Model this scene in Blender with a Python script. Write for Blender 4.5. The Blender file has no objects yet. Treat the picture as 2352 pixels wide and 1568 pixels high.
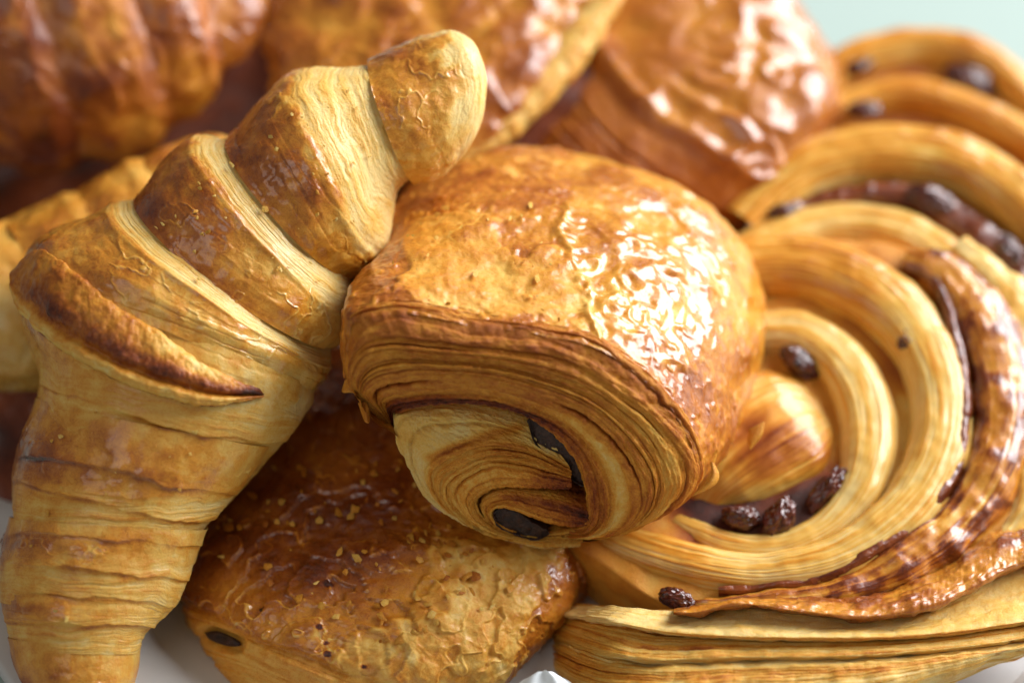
import bpy, math, random
import numpy as np

# ------------------------------------------------------------------ camera, world, light
SC = bpy.context.scene
COL = SC.collection
ELEV = math.radians(42.0)              # camera looks down at the pile by this much
FOCUS = 0.60
UNIT = 0.216 / 2352.0                  # one drawing unit at the focus distance, metres
FWD = np.array([0.0, math.cos(ELEV), -math.sin(ELEV)])
UPV = np.array([0.0, math.sin(ELEV), math.cos(ELEV)])
RGT = np.array([1.0, 0.0, 0.0])
SLOPE = 1.0 / math.tan(ELEV)
D_PLATE = 224.0                        # depth of the plate under the tail of the croissant
ZC = (D_PLATE + 736 * SLOPE) * UNIT * math.sin(ELEV)
CAM = np.array([0.0, 0.0, ZC]) - FWD * FOCUS

cam_data = bpy.data.cameras.new("camera")
cam = bpy.data.objects.new("camera", cam_data)
COL.objects.link(cam)
cam.location = CAM
cam.rotation_euler = (math.pi / 2 - ELEV, 0, 0)
cam_data.lens = 100
cam_data.sensor_width = 36
cam_data.clip_start = 0.02
cam_data.clip_end = 20
cam_data.dof.use_dof = True
cam_data.dof.focus_distance = FOCUS + 0.002
cam_data.dof.aperture_fstop = 4.2
cam_data.dof.aperture_blades = 8
SC.camera = cam

world = bpy.data.worlds.new("World")
SC.world = world
world.use_nodes = True
bgn = world.node_tree.nodes["Background"]
bgn.inputs["Color"].default_value = (1.0, 0.89, 0.80, 1)
bgn.inputs["Strength"].default_value = 0.13


def area(name, direction, dist, sx, sy, power, color):
    d = np.array(direction, float)
    d /= np.linalg.norm(d)
    L = bpy.data.lights.new(name, 'AREA')
    L.shape = 'RECTANGLE'
    L.size, L.size_y = sx, sy
    L.energy = power
    L.color = color
    o = bpy.data.objects.new(name, L)
    COL.objects.link(o)
    loc = np.array([0.0, 0.0, 0.05]) + d * dist
    o.location = loc
    from mathutils import Vector
    o.rotation_euler = Vector(-d).to_track_quat('-Z', 'Y').to_euler()
    return o


area("window_light", (0.76, 0.38, 0.52), 1.5, 1.40, 1.0, 51.0, (0.97, 0.97, 1.0))
area("room_fill_light", (-0.45, -0.55, 0.75), 1.6, 0.9, 0.7, 3.0, (1.0, 0.93, 0.87))  # soft fill added for the shaded fronts and their glints, source unseen

SC.view_settings.view_transform = 'Standard'
SC.view_settings.look = 'None'
SC.view_settings.exposure = 0.35
SC.view_settings.gamma = 1.0
SC.cycles.use_denoising = True
SC.cycles.max_bounces = 6
SC.render.film_transparent = False

# ------------------------------------------------------------------ numeric helpers
RNG = np.random.RandomState(7)
PERM = RNG.permutation(256).astype(np.int64)
PERM = np.concatenate([PERM, PERM, PERM])
GR = RNG.normal(size=(256, 3))
GR /= np.linalg.norm(GR, axis=1)[:, None]


def pn(x, y, z):
    """gradient noise on arrays, about -1..1"""
    x, y, z = np.broadcast_arrays(np.asarray(x, float), np.asarray(y, float), np.asarray(z, float))
    xi = np.floor(x).astype(np.int64); yi = np.floor(y).astype(np.int64); zi = np.floor(z).astype(np.int64)
    xf = x - xi; yf = y - yi; zf = z - zi
    u = xf * xf * xf * (xf * (xf * 6 - 15) + 10)
    v = yf * yf * yf * (yf * (yf * 6 - 15) + 10)
    w = zf * zf * zf * (zf * (zf * 6 - 15) + 10)
    out = 0
    for dx in (0, 1):
        for dy in (0, 1):
            for dz in (0, 1):
                h = PERM[PERM[PERM[(xi + dx) & 255] + ((yi + dy) & 255)] + ((zi + dz) & 255)]
                g = GR[h]
                dot = g[..., 0] * (xf - dx) + g[..., 1] * (yf - dy) + g[..., 2] * (zf - dz)
                wt = (u if dx else 1 - u) * (v if dy else 1 - v) * (w if dz else 1 - w)
                out = out + dot * wt
    return out * 1.5


def fbm(x, y, z, o=3, gain=0.5):
    t, a, f = 0, 1.0, 1.0
    for i in range(o):
        t = t + a * pn(x * f + 17.3 * i, y * f - 9.1 * i, z * f + 4.7 * i)
        a *= gain
        f *= 2.03
    return t


def sst(a, b, x):
    t = np.clip((x - a) / (b - a), 0, 1)
    return t * t * (3 - 2 * t)


def catmull(P, s):
    """P: (n, ...) control values, s in 0..n-1 -> smooth interpolation"""
    P = np.asarray(P, float)
    n = len(P)
    s = np.clip(np.asarray(s, float), 0, n - 1 - 1e-9)
    i = np.floor(s).astype(int)
    t = (s - i).reshape((-1,) + (1,) * (P.ndim - 1))
    p0 = np.where((i == 0).reshape(t.shape), 2 * P[0] - P[1], P[np.maximum(i - 1, 0)])
    p1 = P[i]
    p2 = P[i + 1]
    p3 = np.where((i + 2 > n - 1).reshape(t.shape), 2 * P[n - 1] - P[n - 2], P[np.minimum(i + 2, n - 1)])
    return 0.5 * (2 * p1 + (p2 - p0) * t + (2 * p0 - 5 * p1 + 4 * p2 - p3) * t ** 2 + (3 * p1 - p0 - 3 * p2 + p3) * t ** 3)


def resample(pts, n, by=2):
    """polyline -> n points evenly spaced along its smooth curve"""
    P = np.asarray(pts, float)
    f = catmull(P, np.linspace(0, len(P) - 1, 40 * len(P)))
    seg = np.linalg.norm(np.diff(f[:, :by], axis=0), axis=1)
    c = np.concatenate([[0], np.cumsum(seg)])
    t = np.linspace(0, c[-1], n)
    return np.stack([np.interp(t, c, f[:, k]) for k in range(f.shape[1])], 1)


def world_of(G):
    """drawing units (x right, y down, depth behind the focus plane) -> metres"""
    G = np.asarray(G, float)
    s = UNIT * (1 + G[..., 2] * UNIT / FOCUS)
    return (CAM + (((G[..., 0] - 1176) * s)[..., None]) * RGT + (((784 - G[..., 1]) * s)[..., None]) * UPV
            + ((FOCUS + G[..., 2] * UNIT)[..., None]) * FWD)


def normals(G, wrap_v=False):
    """unit normals of a grid in drawing space; made to point to the viewer side by the caller's winding"""
    du = np.gradient(G, axis=0)
    if wrap_v:
        dv = (np.roll(G, -1, 1) - np.roll(G, 1, 1)) / 2
    else:
        dv = np.gradient(G, axis=1)
    n = np.cross(du, dv)
    n /= np.maximum(np.linalg.norm(n, axis=-1), 1e-9)[..., None]
    return n


def seg_dist(px, py, poly):
    """distance of points to a polyline"""
    d = np.full(px.shape, 1e9)
    P = np.asarray(poly, float)
    for a, b in zip(P[:-1], P[1:]):
        ab = b - a
        t = np.clip(((px - a[0]) * ab[0] + (py - a[1]) * ab[1]) / (ab @ ab + 1e-9), 0, 1)
        d = np.minimum(d, np.hypot(px - a[0] - t * ab[0], py - a[1] - t * ab[1]))
    return d


def inside(px, py, poly, soft=10.0):
    """1 inside a closed outline, 0 outside, soft edge"""
    P = np.asarray(poly, float)
    c = np.zeros(px.shape, bool)
    for (x1, y1), (x2, y2) in zip(P, np.roll(P, -1, 0)):
        cond = ((y1 > py) != (y2 > py)) & (px < (x2 - x1) * (py - y1) / (y2 - y1 + 1e-12) + x1)
        c ^= cond
    d = seg_dist(px, py, np.vstack([P, P[:1]]))
    return sst(-soft, soft, np.where(c, d, -d))


def hsh(i, a, b):
    h = np.sin(i * a + b) * 43758.5453
    return h - np.floor(h)


def lam(v, u, n, seed=0.0, warp=0.6, fu=3.0):
    """thin baked sheets seen on edge, uneven in thickness: returns relief (0..1) and tone (-1..1) for n sheets across v"""
    vw = v + 0.07 * fbm(v * 3.0 + seed, u * 0.8, seed * 1.3, 2)
    vw = vw + 0.030 * np.sin(v * 17.0 + seed * 2.0 + 1.2 * pn(u * 1.2, seed, 0.3))
    w = vw * n + warp * fbm(u * fu + seed, v * 2.5, seed * 1.7, 3) + 0.22 * fbm(u * fu * 5, v * 6, seed + 3, 2)
    b = np.round(w)                                   # nearest joint between two sheets
    e = w - b
    g = hsh(b, 12.9898, seed * 78.233) ** 1.3
    g = g * sst(-0.45, 0.25, pn(u * fu * 1.7, b * 1.37 + seed, seed * 0.7))
    torn = fbm(u * fu * 22, b * 3.1, seed + 2.2, 2)
    e = e + 0.13 * torn
    groove = g * np.exp(-(e / 0.15) ** 2)
    i = np.floor(w)
    f = w - i
    k = sst(0.90, 1.0, f)
    l1 = hsh(i, 39.425, seed * 11.7) * (1 - k) + hsh(i + 1, 39.425, seed * 11.7) * k
    fine = pn(w * 2.7, u * fu * 1.2, seed + 5.5)
    rough = fbm(u * fu * 14, w * 2, seed + 9, 2)
    relief = 0.80 * l1 + 0.30 - 0.85 * groove - 0.9 * sst(0.45, 0.85, g) * np.exp(-(e / 0.10) ** 2) + 0.16 * fine + 0.26 * rough + 0.16 * torn
    tone = (hsh(i, 21.17, seed * 5.1) * (1 - k) + hsh(i + 1, 21.17, seed * 5.1) * k - 0.5) * 0.5 + 1.40 * groove + 0.60 * rough + 0.25 * fine - 0.25 * sst(0.35, 0.15, f) * sst(0.5, 0.9, l1)
    return relief, tone


def wrinkle(x, y, z, sc, seed=0.0, warp=0.9):
    """worm-like blister ridges of a glazed crust, 0..1"""
    a = fbm(x / sc + seed, y / sc, z / sc, 2)
    b = fbm(x / sc - seed, y / sc + 5.2, z / sc + 1.3, 2)
    p, q = (x * 0.82 + y * 0.57) / sc, (y * 0.82 - x * 0.57) / sc      # drawn out along one diagonal
    n1 = pn(p * 0.50 + warp * a + seed, q * 1.15 + warp * b, z / sc * 0.7)
    n2 = pn(p * 1.1 + warp * b, q * 2.2 + warp * a + seed, z / sc * 1.3)
    m = sst(-0.5, 0.35, pn(p * 0.9 + 7.7, q * 0.9 + seed, 3.3))
    r1 = np.clip(1 - np.sqrt(n1 * n1 + 0.0009) * 2.6, 0, 1)
    r2 = np.clip(1 - np.sqrt(n2 * n2 + 0.0016) * 2.6, 0, 1)
    return (0.8 * r1 + 0.40 * r2) * (0.35 + 0.65 * m)


def flecks(x, y, z, sc, seed=0.0):
    """short pale strokes where the top sheet has flaked, 0..1"""
    n = fbm(x / sc + seed, y / sc, z / sc + seed, 3)
    m = fbm(x / sc / 2.2 - seed, y / sc / 2.2 + 3.1, z / sc / 2.2, 2)
    return sst(0.72, 0.98, 1 - np.abs(n) * 3.2) * sst(0.05, 0.40, m)


class DepthMap:
    """front surface of what is built so far, so that a piece can be laid on it"""
    def __init__(s, pts, cell=14.0):
        P = np.concatenate([p.reshape(-1, 3) for p in pts])
        s.x0, s.y0 = P[:, 0].min(), P[:, 1].min()
        s.c = cell
        nx = int((P[:, 0].max() - s.x0) / cell) + 2
        ny = int((P[:, 1].max() - s.y0) / cell) + 2
        s.g = np.full((nx, ny), 1e6)
        np.minimum.at(s.g, (((P[:, 0] - s.x0) / cell).astype(int), ((P[:, 1] - s.y0) / cell).astype(int)), P[:, 2])
        for _ in range(3):
            pad = np.pad(s.g, 1, mode='edge')
            st = np.stack([pad[i:i + nx, j:j + ny] for i in range(3) for j in range(3)])
            ok = st < 1e5
            s.g = np.where(ok.any(0), np.where(ok, st, 0).sum(0) / np.maximum(ok.sum(0), 1), 1e6)

    def at(s, x, y):
        fx = np.clip((np.asarray(x) - s.x0) / s.c - 0.5, 0, s.g.shape[0] - 2)
        fy = np.clip((np.asarray(y) - s.y0) / s.c - 0.5, 0, s.g.shape[1] - 2)
        i, j = fx.astype(int), fy.astype(int)
        a, b = fx - i, fy - j
        g = s.g
        return g[i, j] * (1 - a) * (1 - b) + g[i + 1, j] * a * (1 - b) + g[i, j + 1] * (1 - a) * b + g[i + 1, j + 1] * a * b


# ------------------------------------------------------------------ mesh helpers
def thing(name, label, cat, at, group=None):
    o = bpy.data.objects.new(name, None)
    o.empty_display_size = 0.01
    COL.objects.link(o)
    o.location = world_of(np.array(at, float))
    o["label"] = label
    o["category"] = cat
    if group:
        o["group"] = group
    return o


def link_mesh(name, verts, faces, mat, parent=None, attrs=None, smooth=True):
    me = bpy.data.meshes.new(name)
    off = np.array(parent_world(parent)) if parent else np.zeros(3)
    V = (np.asarray(verts, float).reshape(-1, 3) - off).astype(np.float32)
    F = np.asarray(faces, np.int32)
    me.vertices.add(len(V))
    me.vertices.foreach_set("co", V.ravel())
    me.loops.add(F.size)
    me.loops.foreach_set("vertex_index", F.ravel())
    me.polygons.add(len(F))
    k = F.shape[1]
    me.polygons.foreach_set("loop_start", np.arange(0, F.size, k, dtype=np.int32))
    me.polygons.foreach_set("loop_total", np.full(len(F), k, np.int32))
    me.update(calc_edges=True)
    me.validate()
    if smooth:
        me.polygons.foreach_set("use_smooth", np.ones(len(me.polygons), bool))
    for nm, arr in (attrs or {}).items():
        a = me.attributes.new(nm, 'FLOAT', 'POINT')
        a.data.foreach_set("value", np.asarray(arr, np.float32).ravel())
    me.materials.append(mat)
    o = bpy.data.objects.new(name, me)
    COL.objects.link(o)
    if parent:
        o.parent = parent
    return o


def parent_world(p):
    v = np.zeros(3)
    while p is not None:
        v = v + np.array(p.location)
        p = p.parent
    return v


def grid_faces(nu, nv, wrap_v=False):
    i = np.arange(nu - 1)[:, None]
    j = np.arange(nv if wrap_v else nv - 1)[None, :]
    j2 = (j + 1) % nv
    a = i * nv + j
    b = i * nv + j2
    c = (i + 1) * nv + j2
    d = (i + 1) * nv + j
    return np.stack([a, b, c, d], -1).reshape(-1, 4)


def link_grid(name, G, mat, parent, wrap_v=False, bake=0.4, gloss=0.3, extra=None):
    nu, nv = G.shape[:2]
    A = {"bake": np.broadcast_to(bake, (nu, nv)), "gloss": np.broadcast_to(gloss, (nu, nv))}
    if extra:
        A.update(extra)
    return link_mesh(name, world_of(G), grid_faces(nu, nv, wrap_v), mat, parent, A)


def ring_phi(n, front=0.72):
    """angles 0..2pi, more of them on the side that faces the camera"""
    a = 0.25
    nf = int(n * front)
    p1 = np.linspace(-a, math.pi + a, nf, endpoint=False)
    p2 = np.linspace(math.pi + a, 2 * math.pi - a, n - nf, endpoint=False)
    return np.concatenate([p1, p2])


def rings(rows, s, phi):
    """rows: (Lx,Ly,Rx,Ry,d,front,back,power,leanx,leany); closed loft through them"""
    R = catmull(np.array(rows, float), s)
    Lx, Ly, Rx, Ry, d, fr, bk, pw, lx, ly = [R[:, k][:, None] for k in range(10)]
    c = np.cos(phi)[None]
    n = np.sin(phi)[None]
    cc = np.sign(c) * np.abs(c) ** (2 / pw)
    ss = np.sign(n) * np.abs(n) ** (2 / pw)
    x = (Lx + Rx) / 2 + (Lx - Rx) / 2 * cc + lx * np.maximum(ss, 0)
    y = (Ly + Ry) / 2 + (Ly - Ry) / 2 * cc + ly * np.maximum(ss, 0)
    z = d - fr * np.maximum(ss, 0) - bk * np.minimum(ss, 0)
    return np.stack([x, y, z], -1)


def outward(G, wrap_v=True):
    n = normals(G, wrap_v)
    c = G.reshape(-1, 3).mean(0)
    cr = G.mean(1, keepdims=True) if wrap_v else c
    if (n * (G - cr)).sum() < 0:
        n = -n
    return n


# ------------------------------------------------------------------ materials
def new_mat(name):
    m = bpy.data.materials.new(name)
    m.use_nodes = True
    nt = m.node_tree
    b = nt.nodes["Principled BSDF"]
    return m, nt, b


def N(nt, typ, **kw):
    n = nt.nodes.new(typ)
    for k, v in kw.items():
        if k in n.inputs:
            n.inputs[k].default_value = v
        else:
            setattr(n, k, v)
    return n


def math_n(nt, op, a, b=None, c=None, clamp=False):
    n = nt.nodes.new("ShaderNodeMath")
    n.operation = op
    n.use_clamp = clamp
    for k, v in enumerate((a, b, c)):
        if v is None:
            continue
        if isinstance(v, (int, float)):
            n.inputs[k].default_value = v
        else:
            nt.links.new(v, n.inputs[k])
    return n.outputs[0]


RAMP = [(0.00, (0.77, 0.575, 0.225)), (0.17, (0.74, 0.44, 0.090)), (0.36, (0.64, 0.268, 0.026)),
        (0.55, (0.41, 0.122, 0.010)), (0.75, (0.20, 0.038, 0.004)), (0.90, (0.085, 0.014, 0.003)), (1.0, (0.03, 0.007, 0.003))]


def pastry_material(name, mottle=0.14, flake=0.10, bump=0.35, grain=0.25, coat=0.7, rough_hi=0.55, rough_lo=0.22, spec=0.35, speck=0.12, tint=(1, 1, 1)):
    m, nt, b = new_mat(name)
    L = nt.links.new
    tc = N(nt, "ShaderNodeTexCoord")
    at = N(nt, "ShaderNodeAttribute", attribute_name="bake")
    gl = N(nt, "ShaderNodeAttribute", attribute_name="gloss")
    n1 = N(nt, "ShaderNodeTexNoise", **{"Scale": 170.0, "Detail": 6.0, "Roughness": 0.65, "Distortion": 0.7})
    n2 = N(nt, "ShaderNodeTexNoise", **{"Scale": 620.0, "Detail": 5.0, "Roughness": 0.7, "Distortion": 1.6})
    n3 = N(nt, "ShaderNodeTexNoise", **{"Scale": 2600.0, "Detail": 3.0, "Roughness": 0.7})
    for n in (n1, n2, n3):
        L(tc.outputs["Object"], n.inputs["Vector"])
    a1 = math_n(nt, 'MULTIPLY_ADD', n1.outputs["Fac"], mottle * 2, -mottle)
    # thin pale flakes: narrow band of a distorted noise
    fl = math_n(nt, 'ABSOLUTE', math_n(nt, 'SUBTRACT', n2.outputs["Fac"], 0.5))
    fl = math_n(nt, 'SUBTRACT', 1.0, math_n(nt, 'MULTIPLY', fl, 9.0), clamp=True)
    a2 = math_n(nt, 'MULTIPLY', fl, -flake)
    a3 = math_n(nt, 'MULTIPLY_ADD', n3.outputs["Fac"], speck, -speck / 2)
    s = math_n(nt, 'ADD', math_n(nt, 'ADD', at.outputs["Fac"], a1), math_n(nt, 'ADD', a2, a3), clamp=True)
    r = N(nt, "ShaderNodeValToRGB")
    els = r.color_ramp.elements
    while len(els) < len(RAMP):
        els.new(0.5)
    for e, (p, c) in zip(els, RAMP):
        e.position = p
        e.color = (c[0] * tint[0], c[1] * tint[1], c[2] * tint[2], 1)
    L(s, r.inputs["Fac"])
    L(r.outputs["Color"], b.inputs["Base Color"])
    g = math_n(nt, 'MULTIPLY_ADD', n2.outputs["Fac"], 0.35, -0.17)
    g = math_n(nt, 'ADD', gl.outputs["Fac"], g, clamp=True)
    L(math_n(nt, 'MULTIPLY_ADD', g, rough_lo - rough_hi, rough_hi), b.inputs["Roughness"])
    L(math_n(nt, 'MULTIPLY', g, coat), b.inputs["Coat Weight"])
    b.inputs["Specular IOR Level"].default_value = spec
    b.inputs["Coat Roughness"].default_value = 0.14
    b.inputs["Subsurface Weight"].default_value = 0.18
    b.inputs["Subsurface Radius"].default_value = (1.0, 0.42, 0.14)
    b.inputs["Subsurface Scale"].default_value = 0.003
    bp = N(nt, "ShaderNodeBump", **{"Strength": bump, "Distance": 0.0006})
    L(n2.outputs["Fac"], bp.inputs["Height"])
    bp2 = N(nt, "ShaderNodeBump", **{"Strength": grain, "Distance": 0.00025})
    L(n3.outputs["Fac"], bp2.inputs["Height"])
    L(bp.outputs["Normal"], bp2.inputs["Normal"])
    L(bp2.outputs["Normal"], b.inputs["Normal"])
    return m


M_CRUST = pastry_material("glazed_crust", coat=1.0)
M_DOUGH = pastry_material("baked_dough", mottle=0.10, flake=0.07, grain=0.45, coat=0.4)
M_LAYER = pastry_material("pastry_layers", mottle=0.07, flake=0.04, bump=0.3, grain=1.0, coat=0.15, rough_hi=0.6, spec=0.25, speck=0.40)


M_COIL = pastry_material("glazed_dough", mottle=0.06, flake=0.02, bump=0.10, grain=0.18, coat=0.8, rough_hi=0.45, rough_lo=0.2)


def dark_material(name, col, rough, bump, scale, coat=0.0, second=None, spec=0.5):
    m, nt, b = new_mat(name)
    L = nt.links.new
    tc = N(nt, "ShaderNodeTexCoord")
    n = N(nt, "ShaderNodeTexNoise", **{"Scale": scale, "Detail": 5.0, "Roughness": 0.65, "Distortion": 0.5})
    L(tc.outputs["Object"], n.inputs["Vector"])
    r = N(nt, "ShaderNodeValToRGB")
    r.color_ramp.elements[0].position = 0.35
    r.color_ramp.elements[0].color = (*col, 1)
    r.color_ramp.elements[1].position = 0.75
    r.color_ramp.elements[1].color = (*(second or tuple(c * 2.2 for c in col)), 1)
    L(n.outputs["Fac"], r.inputs["Fac"])
    L(r.outputs["Color"], b.inputs["Base Color"])
    b.inputs["Roughness"].default_value = rough
    b.inputs["Specular IOR Level"].default_value = spec
    b.inputs["Coat Weight"].default_value = coat
    b.inputs["Coat Roughness"].default_value = 0.1
    bp = N(nt, "ShaderNodeBump", **{"Strength": bump, "Distance": 0.0008})
    L(n.outputs["Fac"], bp.inputs["Height"])
    L(bp.outputs["Normal"], b.inputs["Normal"])
    return m


M_CHOC = dark_material("dark_chocolate", (0.014, 0.006, 0.004), 0.40, 0.8, 520.0, second=(0.07, 0.030, 0.018), spec=0.35)
M_RAISIN = dark_material("raisin_skin", (0.030, 0.006, 0.004), 0.25, 0.3, 400.0, 0.5, second=(0.16, 0.028, 0.010))
M_FILL = dark_material("raisin_syrup", (0.10, 0.018, 0.006), 0.22, 0.8, 260.0, 0.8, second=(0.30, 0.075, 0.016))

m_, nt_, b_ = new_mat("porcelain")
b_.inputs["Base Color"].default_value = (0.56, 0.57, 0.56, 1)
b_.inputs["Roughness"].default_value = 0.25
M_PLATE = m_
m_, nt_, b_ = new_mat("pale_green_tabletop")
tcn = N(nt_, "ShaderNodeTexCoord")
nn = N(nt_, "ShaderNodeTexNoise", **{"Scale": 6.0, "Detail": 4.0})
nt_.links.new(tcn.outputs["Object"], nn.inputs["Vector"])
rr = N(nt_, "ShaderNodeValToRGB")
rr.color_ramp.elements[0].color = (0.35, 0.45, 0.405, 1)
rr.color_ramp.elements[1].color = (0.39, 0.49, 0.445, 1)
nt_.links.new(nn.outputs["Fac"], rr.inputs["Fac"])
nt_.links.new(rr.outputs["Color"], b_.inputs["Base Color"])
b_.inputs["Roughness"].default_value = 0.6
M_TABLE = m_
m_, nt_, b_ = new_mat("white_paper")
b_.inputs["Base Color"].default_value = (0.82, 0.88, 0.90, 1)
b_.inputs["Roughness"].default_value = 0.8
M_PAPER = m_


def plate_depth(y):
    return D_PLATE + (1520 - y) * SLOPE


# ------------------------------------------------------------------ setting: table, plate, paper
def flat_grid_mesh(name, half_x, y0, y1, z, n, mat):
    xs = np.linspace(-half_x, half_x, n)
    ys = np.linspace(y0, y1, n)
    X, Y = np.meshgrid(xs, ys, indexing='ij')
    V = np.stack([X, Y, np.full_like(X, z)], -1)
    o = link_mesh(name, V, grid_faces(n, n), mat)
    return o


tb = flat_grid_mesh("table", 2.0, -1.0, 3.0, -0.016, 6, M_TABLE)
tb["kind"] = "structure"

# lathe profile of the plate (radius, height)
prof = [(0.0, -0.004), (0.10, -0.004), (0.115, -0.012), (0.118, -0.0155), (0.112, -0.0155), (0.10, -0.010), (0.0, -0.010)]
PLATE_C = (0.02, 0.035)
pf = [(0.0005, 0.0), (0.105, 0.0), (0.125, 0.002), (0.150, 0.010), (0.152, 0.0112), (0.150, 0.0118), (0.125, 0.0045), (0.1, -0.0045),
      (0.09, -0.0152), (0.085, -0.0152), (0.08, -0.005), (0.0005, -0.005)]
pf = [(r, z - (0.0 if k < 2 else 0.0)) for k, (r, z) in enumerate(pf)]
ang = np.linspace(0, 2 * math.pi, 128, endpoint=False)
V = np.array([[(PLATE_C[0] + r * math.cos(a), PLATE_C[1] + r * math.sin(a), z) for a in ang] for r, z in pf])
pl = link_mesh("plate", V, grid_faces(len(pf), 128, True), M_PLATE)
pl["label"] = "round white plate under the heap of pastries"
pl["category"] = "plate"

def loose_flakes(dm, region, n, parent, lo, hi, seed, size=(5, 17)):
    """small shed shards of pastry lying on a surface, too small to pick apart"""
    r = np.random.RandomState(seed)
    P = np.array(region, float)
    x0, y0, x1, y1 = P[:, 0].min(), P[:, 1].min(), P[:, 0].max(), P[:, 1].max()
    V, F, B = [], [], []
    while len(F) < n * 6:
        cx, cy = r.uniform(x0, x1), r.uniform(y0, y1)
        if inside(np.array([cx]), np.array([cy]), region, 1.0)[0] < 0.5:
            continue
        d = dm.at(cx, cy)
        gx = float(np.clip((dm.at(cx + 16, cy) - dm.at(cx - 16, cy)) / 32, -1.6, 1.6)) + r.normal() * 0.28
        gy = float(np.clip((dm.at(cx, cy + 16) - dm.at(cx, cy - 16)) / 32, -1.6, 1.6)) + r.normal() * 0.28
        R = r.uniform(*size) * r.uniform(0.5, 1.0)
        st = r.uniform(0.35, 1.0)
        th = r.uniform(0, 6.28)
        b = len(V)
        bk = r.uniform(lo, hi)
        V.append((cx, cy, float(d) - 5 - R * 0.2)); B.append(bk)
        for k in range(6):
            a = k / 6 * 6.283 + r.uniform(-0.4, 0.4)
            q = R * r.uniform(0.6, 1.25)
            dx, dy = q * math.cos(a), q * math.sin(a) * st
            dx, dy = dx * math.cos(th) - dy * math.sin(th), dx * math.sin(th) + dy * math.cos(th)
            V.append((cx + dx, cy + dy, float(d) - 4 + gx * dx + gy * dy)); B.append(bk + r.uniform(-0.05, 0.1))
        for k in range(6):
            F.append((b, b + 1 + k, b + 1 + (k + 1) % 6))
    o = link_mesh("loose_flakes", world_of(np.array(V)), np.array(F), M_LAYER, parent, {"bake": np.array(B), "gloss": np.full(len(B), 0.3)}, smooth=False)
    o["kind"] = "stuff"


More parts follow.
